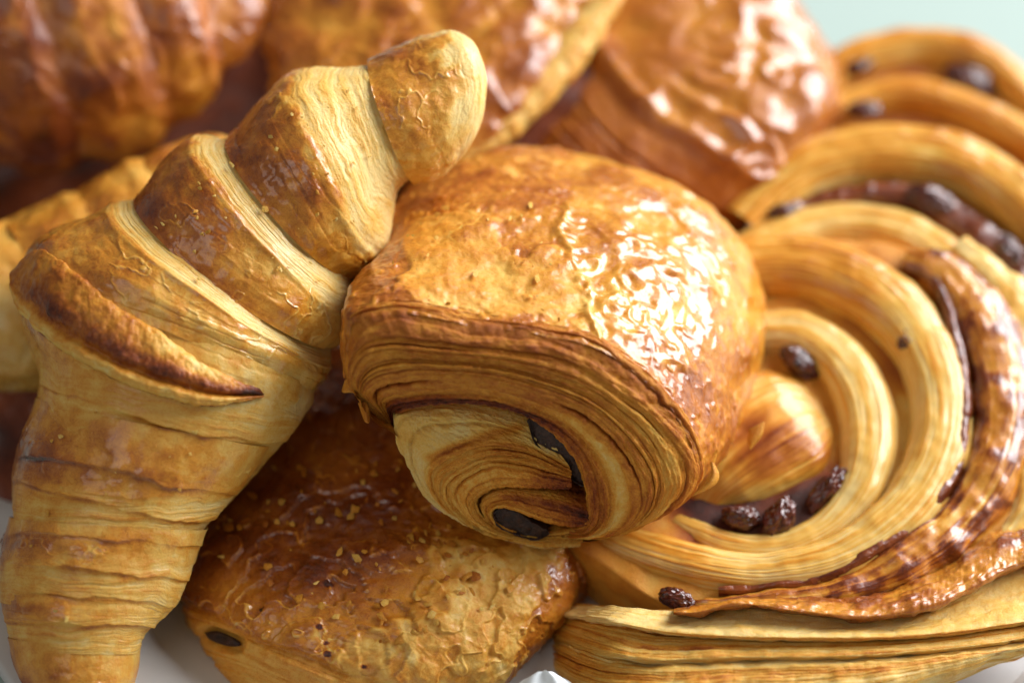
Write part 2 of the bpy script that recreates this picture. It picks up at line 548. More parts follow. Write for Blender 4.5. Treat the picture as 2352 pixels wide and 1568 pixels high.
# ------------------------------------------------------------------ croissant in front
def croissant_front():
    t = thing("croissant", "golden croissant in front with a dark pointed flap across its middle and raised horn", "croissant", (380, 1000, 500))
    #        Lx    Ly    Rx   Ry    d    fr   bk   pw   lx  ly
    rows = [(1088, 196, 1092, 206, 262, 4, 4, 2.0, 0, 0),            # 0 closes the horn
            (1076, 120, 1104, 228, 255, 62, 62, 2.0, 20, -8),         # 1
            (1022, 78, 1070, 325, 245, 118, 118, 2.1, 34, -10),        # 2 horn end
            (905, 120, 1000, 400, 235, 150, 150, 2.1, 0, 0),        # 3
            (800, 155, 915, 440, 228, 165, 160, 2.2, -34, 8),        # 4 start of first brown wrap
            (672, 188, 872, 556, 228, 205, 190, 2.2, -48, 14),        # 5 edge of second wrap
            (545, 312, 812, 625, 230, 215, 205, 2.2, -46, 16),         # 6
            (440, 338, 795, 705, 230, 232, 220, 2.2, -56, 22),         # 7
            (330, 450, 765, 790, 228, 255, 235, 2.25, -56, 28),         # 8
            (235, 500, 742, 832, 226, 275, 245, 2.3, -40, 28),          # 9
            (70, 585, 722, 880, 222, 295, 250, 2.3, 0, 6),          # 10 middle, under the flap
            (48, 720, 700, 935, 210, 290, 245, 2.3, 0, 10),          # 11
            (85, 870, 655, 1000, 195, 270, 230, 2.3, 0, 14),          # 12
            (32, 1080, 548, 1125, 165, 235, 205, 2.25, 0, 12),         # 13
            (22, 1210, 462, 1232, 130, 205, 180, 2.2, 0, 10),          # 14
            (2, 1330, 405, 1370, 100, 185, 165, 2.2, 0, 10),           # 15
            (14, 1440, 335, 1455, 70, 160, 145, 2.2, 0, 10),           # 16
            (44, 1550, 305, 1560, 45, 130, 120, 2.1, 0, 10),           # 17
            (85, 1650, 275, 1655, 30, 95, 90, 2.0, 0, 8),              # 18
            (150, 1715, 215, 1718, 20, 35, 35, 2.0, 0, 0),             # 19
            (178, 1728, 184, 1729, 20, 3, 3, 2.0, 0, 0)]               # 20
    # each wrap: start, brown->pale edge, end (toward the horn the numbers run down)
    surf = []
    folds = [([(60, 872), (110, 888), (240, 930), (360, 972), (475, 998), (690, 1015)], 9.0),
             ([(30, 1046), (60, 1052), (180, 1062), (300, 1084), (415, 1122), (600, 1130)], 8.0),
             ([(30, 1108), (100, 1122), (250, 1160), (425, 1196), (560, 1180)], 7.0),
             ([(0, 1230), (120, 1222), (280, 1240), (460, 1250)], 6.0),
             ([(0, 1300), (100, 1300), (200, 1308), (375, 1326), (420, 1330)], 8.5),
             ([(20, 1362), (150, 1366), (380, 1384)], 5.5),
             ([(30, 1428), (200, 1436), (345, 1430)], 9.5)]
    segs = [("rolled_layer", 3.55, 2.42, 0.0, 0.47, 8, 1),
            ("rolled_layer", 6.15, 4.95, 3.4, 0.50, 20, 2),
            ("rolled_layer", 8.1, 6.85, 5.85, 0.50, 21, 3),
            ("rolled_layer", 10.3, 8.75, 7.8, 0.40, 19, 4),
            ("rolled_layer", 10.1, 11.6, 12.7, 0.26, 5, 5),
            ("rolled_layer", 12.2, 13.1, 14.15, 0.42, 5, 6),
            ("rolled_layer", 13.8, 14.5, 15.45, 0.40, 4, 7),
            ("rolled_layer", 15.15, 15.6, 16.4, 0.38, 4, 8),
            ("rolled_layer", 16.2, 17.6, 20.0, 0.46, 5, 9)]
    phi = ring_phi(420)
    u = phi / math.pi                                    # 0 upper left outline .. 1 lower right outline
    U = np.where(u > 1.5, u - 2, u)[None, :]
    for name, sa, se, sb, bk0, H, sd in segs:
        n = int(70 + 75 * abs(sb - sa))
        n = min(n, 240)
        tau = np.linspace(0, 1, n)
        s = sa + (sb - sa) * tau
        G = rings(rows, s, phi)
        nrm = outward(G)
        T = tau[:, None] + 0 * U
        te = (se - sa) / (sb - sa)
        te = te - 0.12 * sst(0.40, 1.0, U) + (0.05 if sd < 5 else 0.13) * fbm(U * 3, sd * 3.1, 0.5, 3)   # the pale step widens to the right
        te = te + 0 * T
        rise = sst(-0.02, 0.55 * te, T)
        fall = sst(te - (0.0 if sd < 5 else 0.12), te + (1 - te) * 1.0, T)
        edge = np.exp(-((T - te) / 0.035) ** 2)
        vp = np.clip((T - te) / (1 - te), 0, 1)
        rel, tone = lam(vp, U, 12 if sd < 5 else 5, sd * 2.7, 1.3, 1.8)
        if sd == 1:
            H_prof = H * rise
        else:
            H_prof = H * (0.15 + 0.85 * rise) * (1 - fall) - (5 if sd < 5 else 2) * fall
        x, y, z = G[..., 0], G[..., 1], G[..., 2]
        blot = fbm(x / 110, y / 110, z / 110 + sd * 3, 4)
        wr = wrinkle(x, y, z, 95.0, sd)
        fl = flecks(x, y, z, 70.0, sd * 1.9)
        strk = fbm(U * 3.5 + sd, vp * 8.5 + 0.6 * blot, sd * 1.1, 4, 0.6)
        blot2 = fbm(x / 38, y / 38, z / 38 + sd * 5, 4)
        pale = sst(te - (0.06 if sd < 5 else 0.22), te + (0.10 if sd < 5 else 0.20), T + 0.09 * fbm(U * 9, T * 7, sd, 4) + 0.05 * blot2)
        if sd >= 5:
            pale = np.maximum(pale, 0.75 * sst(0.38, 0.0, T + 0.10 * fbm(U * 7, T * 5, sd + 2.0, 3)))
        big = fbm(x / 260, y / 260, z / 260 + sd, 2)
        disp = H_prof + (3 if sd < 5 else 0.5) * edge + (1 - pale) * (6 * blot + 2.5 * wr + 2.5 * fl) + pale * (0.5 * (rel - 0.5) + 2.0 * strk) + 9 * big
        # long soft folds that run around the roll
        rel2, tone2 = lam(T, U, 5, sd * 1.3, 1.4, 1.6)
        disp = disp + (1 - pale) * 1.3 * (rel2 - 0.5)
        fold = 0 * T
        line = 0 * T
        if sd >= 5:
            fr_ = sst(0.0, 0.12, U) * sst(1.0, 0.90, U)
            for pts, hh in folds:
                p_ = np.array(pts, float)
                yl = np.interp(x, p_[:, 0], p_[:, 1]) + 9 * fbm(x / 70 + hh, 0.3, hh, 3)
                dd = y - yl
                on = fr_ * sst(-0.9, -0.2, pn(x / 160 + hh, hh, 0.7) - 0.3) * (0.55 + 0.45 * sst(p_[0, 0], p_[0, 0] + 60, x))
                fold = fold + on * hh * np.where(dd < 0, np.exp(np.minimum(dd, 0) / 55), np.exp(-np.maximum(dd, 0) / 3.5))
                line = np.maximum(line, on * np.exp(-((dd - 4) / 6.0) ** 2))
        disp = disp + fold
        G = G + nrm * disp[..., None]
        surf.append(G)
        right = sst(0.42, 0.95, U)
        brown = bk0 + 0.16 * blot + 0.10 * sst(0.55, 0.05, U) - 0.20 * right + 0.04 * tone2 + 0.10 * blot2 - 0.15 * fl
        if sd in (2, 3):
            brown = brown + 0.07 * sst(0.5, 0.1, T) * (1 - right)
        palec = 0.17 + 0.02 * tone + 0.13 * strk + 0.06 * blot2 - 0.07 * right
        bake = brown * (1 - pale) + palec * pale
        bake = bake + 0.10 * np.exp(-((T - te - 0.03) / 0.025) ** 2) * (1 - right) * (sd < 5)
        if sd == 1:
            rl, tn = lam(np.clip((T - te) / (1 - te), 0, 1), U, 14, 5.0, 0.5, 1.5)
            bake = brown * (1 - pale) + (0.10 + 0.03 * tn + 0.12 * strk) * pale
        if sd >= 5:
            bake = bake + (0.16 + 0.14 * sst(-0.3, 0.4, fbm(x / 90, y / 40, 5.0, 2))) * line * sst(-0.5, 0.2, fbm(x / 140 + 2, y / 60, 1.0, 2)) + 0.08 * sst(0.6, 0.1, U) + 0.10 + 0.05 * blot2
        gloss = (0.55 * (1 - pale) + 0.35) * (0.75 + 0.6 * blot)
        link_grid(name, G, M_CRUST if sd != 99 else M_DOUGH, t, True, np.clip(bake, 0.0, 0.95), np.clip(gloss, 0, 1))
    # the pointed tail of the dough, a thick tongue across the middle
    top = [(22, 628), (60, 590), (100, 578), (150, 610), (220, 668), (300, 724), (380, 772), (450, 822), (520, 862), (585, 890), (606, 905)]
    mid = [(22, 640), (45, 640), (95, 660), (150, 706), (225, 756), (305, 800), (385, 835), (455, 865), (525, 888), (582, 898), (606, 906)]
    low = [(24, 655), (38, 690), (90, 745), (150, 790), (225, 832), (305, 868), (385, 895), (455, 912), (520, 918), (575, 912), (606, 908)]
    bot = [(26, 660), (48, 715), (100, 770), (160, 812), (235, 852), (312, 890), (390, 914), (458, 928), (520, 928), (573, 917), (606, 910)]
    nu = 420
    C = [resample(c, nu) for c in (top, mid, low, bot)]
    zs = [(-30, 30), (-62, 0), (-64, -8), (-30, 40)]
    uu = np.linspace(0, 1, nu)
    dm = DepthMap(surf)
    def dep(c, k):
        lift = (-4, -30, -32, -4)[k] * np.sin(np.clip(0.04 + 0.96 * uu, 0, 1) * math.pi) ** 0.4
        return np.minimum(dm.at(c[:, 0] + 6, c[:, 1]), 170) + lift
    ctl = np.stack([np.concatenate([c, dep(c, k)[:, None]], 1) for k, c in enumerate(C)], 0)
    under = ctl[0].copy(); under[:, 2] += 50; under[:, 1] += 16
    under2 = ctl[3].copy(); under2[:, 2] += 40; under2[:, 1] -= 16
    ctl = np.concatenate([under[None], ctl, under2[None]], 0)
    nv = 120
    G = np.transpose(catmull(ctl, np.linspace(0, 5, nv)), (1, 0, 2))
    nr = normals(G)
    if nr[..., 2].mean() > 0:
        nr = -nr
    Uu, Vv = np.meshgrid(uu, np.linspace(0, 1, nv), indexing='ij')
    x, y, z = G[..., 0], G[..., 1], G[..., 2]
    bl = fbm(x / 60, y / 60, z / 60, 4)
    rel, tone = lam(Vv, Uu, 9, 4.4, 0.8, 2.0)
    G = G + nr * (5 * (rel - 0.5) * sst(0.42, 0.55, Vv) + 5 * bl + 2.5 * fbm(x / 22, y / 22, z / 22, 2) - 17 * np.exp(-((Vv - 0.53 - 0.02 * bl) / 0.035) ** 2) * sst(0.0, 0.2, Uu))[..., None]
    ridge = np.exp(-((Vv - 0.46 - 0.03 * bl) / 0.075) ** 2)
    lowl = np.exp(-((Vv - 0.80) / 0.04) ** 2)
    bake = 0.48 + 0.16 * bl + 0.07 * fbm(x / 14, y / 14, z / 14, 2) + 0.34 * ridge * sst(0.02, 0.15, Uu) + 0.36 * lowl + 0.10 * tone * sst(0.5, 0.6, Vv)
    bake = bake - 0.24 * sst(0.52, 0.60, Vv) * sst(0.80, 0.72, Vv)
    bake = bake - 0.25 * sst(0.42, 0.30, Vv) * sst(0.48, 0.62, Uu) * sst(0.9, 0.8, Uu)
    bake = bake + 0.28 * sst(0.88, 0.97, Uu) + 0.05 * sst(0.35, 0.05, Uu)
    loose_flakes(dm, [(330, 480), (540, 330), (800, 180), (900, 400), (760, 700), (640, 800), (400, 700)], 46, t, 0.10, 0.36, 3, (4, 11))
    loose_flakes(dm, [(120, 930), (600, 960), (420, 1220), (300, 1450), (60, 1450), (60, 1100)], 22, t, 0.12, 0.4, 4, (4, 10))
    link_grid("flap", G, M_DOUGH, t, False, np.clip(bake, 0.05, 1), 0.25)
    return t


croissant_front()

# ------------------------------------------------------------------ bands of pastry layers
def band(name, curves, depths, mat, parent, nu=520, nv=150, layers=12, amp=8.0, base=0.30, tone_amp=0.16, seed=1.0,
         warp=0.7, fu=3.0, gloss=0.15, bakefn=None, back=None, noise=3.0, even=False):
    """loft through traced layer lines; the sheets run along the lines, relief stands up toward the viewer side"""
    rows = []
    for c, d in zip(curves, depths):
        c = np.array(c, float)
        if c.shape[1] == 2:
            dd = np.full(len(c), float(d)) if np.isscalar(d) else np.array(d, float)
            c = np.concatenate([c, dd[:, None]], 1)
        rows.append(resample(c, nu))
    ctl = np.stack(rows, 0)
    k = len(ctl) - 1
    G = np.transpose(catmull(ctl, np.linspace(0, k, nv)), (1, 0, 2))
    nr = normals(G)
    if nr[..., 2].mean() > 0:
        nr = -nr
    U, Vv = np.meshgrid(np.linspace(0, 1, nu), np.linspace(0, 1, nv), indexing='ij')
    rel, tone = lam(Vv, U, layers, seed, warp, fu)
    x, y, z = G[..., 0], G[..., 1], G[..., 2]
    bl = fbm(x / 80, y / 80, z / 80 + seed, 3)
    G = G + nr * (amp * (rel - 0.5) + noise * bl)[..., None]
    bake = base + tone_amp * tone + 0.08 * bl
    if bakefn is not None:
        bake = bakefn(bake, U, Vv, x, y, bl, rel, tone)
    link_grid(name, G, mat, parent, False, np.clip(bake, 0.0, 1), gloss)
    return G


# ------------------------------------------------------------------ chocolate pastry in the centre
AX = np.array([0.06, -0.48, 0.87])          # its axis, away from the viewer (x, y down, depth)
AX /= np.linalg.norm(AX)
CE = np.array([1225.0, 985.0, 0.0])


def on_face(p, push=0.0):
    """put traced (x, y) on the cut end of the roll; push > 0 goes into the roll"""
    p = np.asarray(p, float)
    z = -((p[..., 0] - CE[0]) * AX[0] + (p[..., 1] - CE[1]) * AX[1]) / AX[2]
    q = np.concatenate([p[..., :2], z[..., None]], -1)
    return q + AX * np.asarray(push, float).reshape((-1, 1) if np.ndim(push) else (1,))


def centre_pastry():
    t = thing("chocolate_pastry", "glossy golden chocolate roll in the centre, its layered spiral end facing the camera", "pastry", (1280, 900, 800), "chocolate filled pastry rolls")
    end = [(806, 905), (786, 850), (788, 760), (800, 722), (870, 702), (960, 706), (1100, 733), (1250, 752), (1380, 785), (1478, 848), (1550, 918), (1598, 996),
           (1618, 1060), (1611, 1110), (1580, 1150), (1530, 1184), (1450, 1224), (1330, 1250), (1230, 1250), (1130, 1222), (1045, 1182), (985, 1140), (940, 1060), (905, 1000), (850, 962)]
    nv = 760
    E = resample(end + end[:1], nv + 1)[:-1]
    E3 = on_face(E)
    # shift so that the row starts at the left and runs over the top
    c0 = E3.mean(0)
    # rings along the axis: (distance, scale, shift x, shift y)
    st = [(-16, 0.955, 0, 0), (6, 0.985, 0, 0), (36, 1.005, 2, 1), (90, 1.03, 6, 2), (220, 1.07, 28, 4), (400, 1.09, 56, 4), (580, 1.065, 72, 4), (720, 1.0, 76, 4),
          (820, 0.88, 74, 8), (880, 0.70, 72, 16), (910, 0.42, 70, 24), (916, 0.05, 70, 30)]
    nu = 460
    q = catmull(np.array(st, float), np.linspace(0, len(st) - 1, nu))
    G = np.zeros((nu, nv, 3))
    mid = E3.mean(0)
    # farther back the section rounds off into a plump oval
    rel_ = E3[:, :2] - mid[:2]
    ang_ = np.arctan2(rel_[:, 1], rel_[:, 0]) - math.radians(12.0)
    re_ = (np.abs(np.cos(ang_) / 436.0) ** 2.2 + np.abs(np.sin(ang_) / 256.0) ** 2.2) ** (-1 / 2.2)
    oval = on_face(mid[:2] + rel_ / np.linalg.norm(rel_, axis=1)[:, None] * re_[:, None])
    for k in range(nu):
        a, sc, sx, sy = q[k]
        m_ = float(sst(20, 420, a))
        S_ = E3 * (1 - m_) + oval * m_
        G[k] = mid + (S_ - mid) * sc + AX * a + np.array([sx, sy, 0])
    n = outward(G)
    x, y, z = G[..., 0], G[..., 1], G[..., 2]
    S = np.linspace(0, 1, nu)[:, None] + 0 * x
    bl = fbm(x / 150, y / 150, z / 150, 4)
    fine = fbm(x / 40, y / 40, z / 40, 3)
    # right part: wrinkled glassy glaze; left part: a matter lifted sheet
    edge = [(1300, 480), (1283, 530), (1310, 590), (1345, 650), (1352, 720), (1376, 790)]
    glassy = inside(x + 14 * fine, y + 14 * bl, edge + [(1900, 1000), (1900, 300), (1330, 330)], 7)
    patch = inside(x + 22 * bl, y + 22 * fine, [(925, 520), (985, 492), (1090, 488), (1150, 500), (1140, 560), (1200, 600), (1275, 560), (1300, 610), (1335, 660), (1345, 740),
                                         (1250, 735), (1110, 715), (960, 690), (905, 670), (940, 600)], 8)
    rim = np.exp(-(seg_dist(x + 10 * fine, y, edge) / 11) ** 2)
    wr = wrinkle(x, y, z, 118.0, 2.3, 0.95)
    wr2 = wrinkle(x, y, z, 60.0, 7.7, 1.0)
    bub = sst(0.25, 0.75, fbm(x / 34, y / 34, z / 34 + 8, 2))
    blist = fbm(x / 75 + 4, y / 75, z / 75, 4)
    fade = sst(0.0, 0.10, S)
    ga = glassy * (0.35 + 0.65 * inside(x, y, [(1270, 460), (1400, 400), (1600, 470), (1690, 600), (1640, 760), (1560, 850), (1480, 850), (1350, 740)], 50))
    disp = 10 * bl + ga * (14 * wr + 0.8 * wr2 + 2 * fine) + (1 - glassy) * (1.6 * wr2 * (1 - 0.6 * patch) + 3 * fine + 4 * bub * (1 - 0.8 * patch)) + 6 * rim + 5 * patch
    disp = disp * fade + 5 * sst(0.10, 0.02, S) * fbm(x / 30, y / 30, z / 30, 2)
    G = G + n * disp[..., None]
    bake = 0.50 + 0.14 * bl + 0.07 * fine - 0.20 * flecks(x, y, z, 80.0, 3.3) * (1 - glassy) + (1 - patch) * (0.13 * blist - 0.10 * bub)
    bake = bake - 0.11 * patch + 0.06 * (1 - patch) * (1 - glassy)
    bake = bake - glassy * 0.02 - 0.08 * ga * wr + 0.03 * ga * (1 - wr) - 0.12 * rim
    side = sst(0, 1, inside(x, y, [(1480, 860), (1580, 780), (1780, 800), (1760, 1100), (1650, 1120)], 60))
    bake = bake + 0.04 * side + 0.03 * sst(0.05, 0.0, S)
    bake = bake + 0.10 * inside(x, y, [(780, 600), (930, 600), (960, 690), (850, 700), (770, 760)], 30)
    gloss = 0.60 + 0.4 * ga - 0.40 * patch + 0.2 * bl
    link_grid("crust", G, M_CRUST, t, True, np.clip(bake, 0.05, 0.95), np.clip(gloss, 0, 1))

    dmc = DepthMap([G])
    loose_flakes(dmc, [(850, 660), (960, 480), (1150, 400), (1260, 480), (1320, 660), (1340, 740), (960, 690)], 36, t, 0.12, 0.45, 6, (4, 11))
    # --- the cut end. Outer wrap from crust edge to the lip over the hollow
    c0 = [(884, 986), (812, 912), (787, 850), (789, 765), (803, 724), (872, 704), (960, 708), (1100, 735), (1250, 754), (1378, 787), (1476, 850), (1548, 920), (1597, 998),
          (1615, 1062), (1608, 1110), (1578, 1149), (1528, 1182), (1450, 1221), (1330, 1246), (1200, 1240)]
    c1 = [(888, 986), (828, 912), (812, 850), (830, 795), (880, 775), (960, 775), (1100, 790), (1230, 812), (1340, 850), (1422, 905), (1482, 968), (1522, 1035),
          (1533, 1090), (1512, 1145), (1466, 1184), (1400, 1217), (1320, 1241), (1230, 1245)]
    c2 = [(893, 985), (850, 922), (845, 880), (870, 850), (930, 838), (1010, 836), (1110, 845), (1220, 870), (1310, 905), (1380, 950), (1430, 1010), (1462, 1070),
          (1468, 1120), (1450, 1160), (1420, 1188), (1370, 1215), (1310, 1232), (1235, 1241)]
    c3 = [(899, 983), (882, 936), (890, 905), (920, 890), (990, 882), (1080, 884), (1160, 896), (1240, 922), (1310, 960), (1360, 1010), (1392, 1065), (1405, 1110),
          (1405, 1150), (1390, 1185), (1360, 1208), (1320, 1222), (1290, 1230), (1240, 1237)]
    c4 = [(908, 980), (910, 952), (925, 932), (960, 918), (1040, 908), (1110, 912), (1170, 922), (1225, 945), (1280, 985), (1325, 1035), (1348, 1080), (1356, 1120),
          (1358, 1155), (1354, 1180), (1342, 1200), (1318, 1212), (1290, 1220), (1245, 1232)]
    c5 = [(914, 980), (918, 958), (932, 942), (966, 930), (1040, 922), (1110, 926), (1165, 938), (1215, 960), (1268, 1000), (1310, 1046), (1335, 1088), (1345, 1122),
          (1348, 1150), (1344, 1172), (1334, 1190), (1314, 1203), (1288, 1212), (1245, 1228)]
    def pe(c, v):
        t_ = np.linspace(0, 1, len(c))
        w = sst(0.0, 0.16, t_) * sst(1.0, 0.82, t_)
        return 34 * (1 - w) + v * w
    def shrink(p, k):
        c = p.mean(0)
        return c + (p - c) * k
    def bf(b, U, V, x, y, bl, rel, tone):
        lip = sst(0.66, 0.72, V) * sst(0.86, 0.80, V)
        b = b + 0.26 * lip * sst(0.62, 0.45, U) + 0.12 * lip
        floury = np.exp(-((V - 0.60) / 0.05) ** 2) * sst(0.45, 0.6, U) + 0.6 * np.exp(-((V - 0.30) / 0.05) ** 2) * sst(0.5, 0.6, U)
        b = b - 0.26 * floury
        b = b + 0.08 * np.exp(-((V - 0.22) / 0.10) ** 2) * sst(0.7, 0.5, U) * sst(0.1, 0.25, U)
        b = b + 0.10 * sst(0.05, 0.0, V)
        return b
    band("outer_wrap", [shrink(on_face(c0, 26), 0.985), shrink(on_face(c0, pe(c0, -12)), 0.968), on_face(c1, pe(c1, -50)), on_face(c2, pe(c2, -62)), on_face(c3, pe(c3, -46)), on_face(c4, pe(c4, -22)), on_face(c5, 70)],
         [0] * 7, M_LAYER, t, 1200, 280, 28, 12.0, 0.47, 0.20, 3.3, 1.0, 3.0, 0.2, bf)
    # --- hollow behind everything
    hol = [on_face([(900, 930), (1040, 890), (1200, 920), (1320, 1010), (1370, 1120), (1370, 1230)], 60),
           on_face([(900, 960), (1040, 950), (1190, 980), (1300, 1060), (1350, 1140), (1350, 1235)], 120),
           on_face([(920, 1000), (1040, 1080), (1150, 1150), (1250, 1200), (1320, 1220), (1340, 1240)], 120)]
    band("hollow_wall", hol, [0] * 3, M_LAYER, t, 120, 60, 8, 4.0, 0.45, 0.1, 8.1)
    # --- inner fold with its fanned tongue
    k00 = on_face([(1250, 1000), (1130, 940), (1010, 905), (925, 930), (915, 1000), (945, 1080), (985, 1140), (1045, 1184), (1130, 1222), (1230, 1250), (1330, 1251)],
                  [90, 92, 90, 60, 40, 30, 24, 16, 10, 4, 4])
    k0 = on_face([(1245, 1000), (1125, 962), (1005, 944), (922, 956), (918, 1005), (950, 1080), (988, 1140), (1050, 1184), (1131, 1220), (1230, 1248), (1330, 1249)],
                 [26, 24, 10, 0, -4, -8, -8, -6, -4, -2, -2])
    k1 = on_face([(1308, 1064), (1220, 1020), (1130, 1004), (1035, 1018), (985, 1055), (985, 1100), (1015, 1145), (1075, 1188), (1150, 1219), (1240, 1242), (1330, 1244)],
                 [-14, -14, -22, -30, -32, -30, -28, -24, -20, -14, -12])
    k2 = on_face([(1313, 1085), (1220, 1058), (1140, 1046), (1080, 1060), (1035, 1092), (1035, 1130), (1062, 1168), (1110, 1204), (1170, 1225), (1250, 1238), (1335, 1240)],
                 [-26, -26, -32, -38, -40, -40, -36, -30, -26, -20, -16])
    k3 = on_face([(1314, 1106), (1220, 1100), (1150, 1095), (1100, 1106), (1073, 1128), (1076, 1155), (1093, 1180), (1130, 1207), (1185, 1225), (1255, 1233), (1340, 1236)],
                 [-22, -24, -28, -34, -38, -38, -34, -30, -26, -20, -16])
    k4 = on_face([(1300, 1118), (1220, 1113), (1160, 1112), (1118, 1122), (1093, 1140), (1095, 1162), (1112, 1185), (1143, 1207), (1195, 1222), (1260, 1229), (1340, 1231)],
                 [10, 10, 10, 4, -10, -14, -16, -16, -16, -12, -10])
    k5 = on_face([(1290, 1112), (1220, 1108), (1160, 1108), (1122, 1120), (1101, 1140), (1102, 1162), (1117, 1183), (1147, 1204), (1197, 1218), (1260, 1226), (1340, 1228)],
                 [90, 90, 90, 70, 40, 40, 30, 30, 30, 30, 30])
    def bf2(b, U, V, x, y, bl, rel, tone):
        flat = sst(0.36, 0.30, V)
        b = b * (1 - flat) + flat * (0.16 + 0.12 * bl)
        b = b + 0.28 * np.exp(-(seg_dist(x, y, [(985, 1052), (1045, 1025), (1120, 1000), (1190, 985)]) / 11) ** 2)
        tip = sst(0.20, 0.02, U)
        b = b + 0.42 * tip * sst(0.45, 0.6, V) + 0.10 * sst(0.30, 0.1, U) * sst(0.3, 0.4, V)
        return b - 0.06 * sst(0.3, 0.5, U)
    band("inner_fold", [k00, k0, k1, k2, k3, k4, k5], [0] * 7, M_LAYER, t, 900, 250, 28, 11.0, 0.37, 0.21, 5.9, 0.9, 2.5, 0.15, bf2)
    m0 = on_face([(1346, 1140), (1280, 1126), (1210, 1118), (1160, 1116), (1122, 1126), (1102, 1148), (1107, 1175), (1133, 1201), (1180, 1218), (1250, 1228), (1330, 1226)], 60)
    m1 = on_face([(1350, 1160), (1280, 1138), (1210, 1126), (1160, 1122), (1126, 1131), (1108, 1150), (1113, 1175), (1137, 1200), (1182, 1216), (1250, 1226), (1330, 1223)],
                 [-10, -6, -4, -6, -12, -14, -14, -14, -12, -10, -8])
    m2 = on_face([(1354, 1178), (1285, 1160), (1220, 1144), (1170, 1136), (1136, 1143), (1120, 1156), (1124, 1176), (1145, 1198), (1187, 1213), (1252, 1222), (1326, 1218)],
                 [-26, -28, -28, -26, -24, -22, -22, -20, -16, -14, -12])
    m3 = on_face([(1343, 1200), (1290, 1196), (1232, 1176), (1184, 1157), (1150, 1151), (1132, 1161), (1134, 1180), (1153, 1200), (1194, 1213), (1255, 1221), (1322, 1212)],
                 [-12, -16, -20, -22, -22, -20, -18, -14, -12, -10, -8])
    m4 = on_face([(1335, 1206), (1290, 1204), (1230, 1184), (1184, 1164), (1154, 1158), (1139, 1165), (1141, 1179), (1158, 1197), (1197, 1209), (1255, 1217), (1318, 1208)], 60)
    def bf3(b, U, V, x, y, bl, rel, tone):
        b = b + 0.30 * sst(0.22, 0.02, U) + 0.22 * np.exp(-((V - 0.42) / 0.08) ** 2) * sst(0.5, 0.35, U)
        return b - 0.12 * np.exp(-((V - 0.25) / 0.08) ** 2)
    band("curled_fold", [m0, m1, m2, m3, m4], [0] * 5, M_LAYER, t, 520, 130, 12, 8.0, 0.43, 0.19, 7.3, 0.6, 2.5, 0.2, bf3)
    # --- chocolate
    def bar(name, outline, push0, push1, seed):
        P = resample(outline + outline[:1], 91)[:-1]
        c = P.mean(0)
        ks = [(1.0, push1), (1.0, push0 + 6), (0.93, push0), (0.6, push0 - 3), (0.02, push0 - 4)]
        kk = catmull(np.array(ks, float), np.linspace(0, 4, 40))
        G = np.stack([on_face(c + (P - c) * a, b) for a, b in kk], 0)
        nr = outward(G)
        x, y, z = G[..., 0], G[..., 1], G[..., 2]
        G = G + nr * (4 * fbm(x / 26, y / 26, z / 26 + seed, 3))[..., None]
        link_grid(name, G, M_CHOC, t, True)
    bar("chocolate_stick", [(1212, 962), (1235, 945), (1290, 975), (1345, 1035), (1368, 1085), (1350, 1112), (1318, 1100), (1276, 1055), (1230, 1015)], 0, 200, 1.0)
    bar("chocolate_stick", [(1134, 1166), (1150, 1154), (1186, 1160), (1226, 1188), (1262, 1208), (1248, 1222), (1222, 1226), (1165, 1206), (1142, 1190)], -20, 160, 4.0)
    # --- loose flakes at the rim
    def flake(pts, dz, curl, bk):
        a = resample(pts[0], 24)
        b = resample(pts[1], 24)
        G = np.zeros((24, 8, 3))
        for j, v in enumerate(np.linspace(0, 1, 8)):
            p = a * (1 - v) + b * v
            G[:, j, :2] = p
            G[:, j, 2] = dz - curl * math.sin(v * math.pi) + 4 * np.sin(np.linspace(0, 5, 24) + v * 3)
        Gb = G.copy(); Gb[..., 2] += 4
        F = np.concatenate([G, Gb[:, ::-1]], 1)
        link_grid("pastry_flake", F, M_LAYER, t, True, bk, 0.3)
    flake([[(1640, 1062), (1652, 1090), (1640, 1115), (1590, 1140)], [(1630, 1060), (1634, 1085), (1622, 1108), (1590, 1138)]], -55, 8, 0.40)
    flake([[(792, 872), (786, 900), (812, 900)], [(812, 862), (818, 890), (824, 912)]], -20, 6, 0.45)
    flake([[(822, 925), (836, 965), (846, 972)], [(842, 922), (848, 945), (850, 968)]], 0, 5, 0.50)
    flake([[(1720, 985), (1716, 1010), (1722, 1030)], [(1756, 968), (1750, 1000), (1724, 1032)]], 210, 6, 0.38)
    return t


centre_pastry()


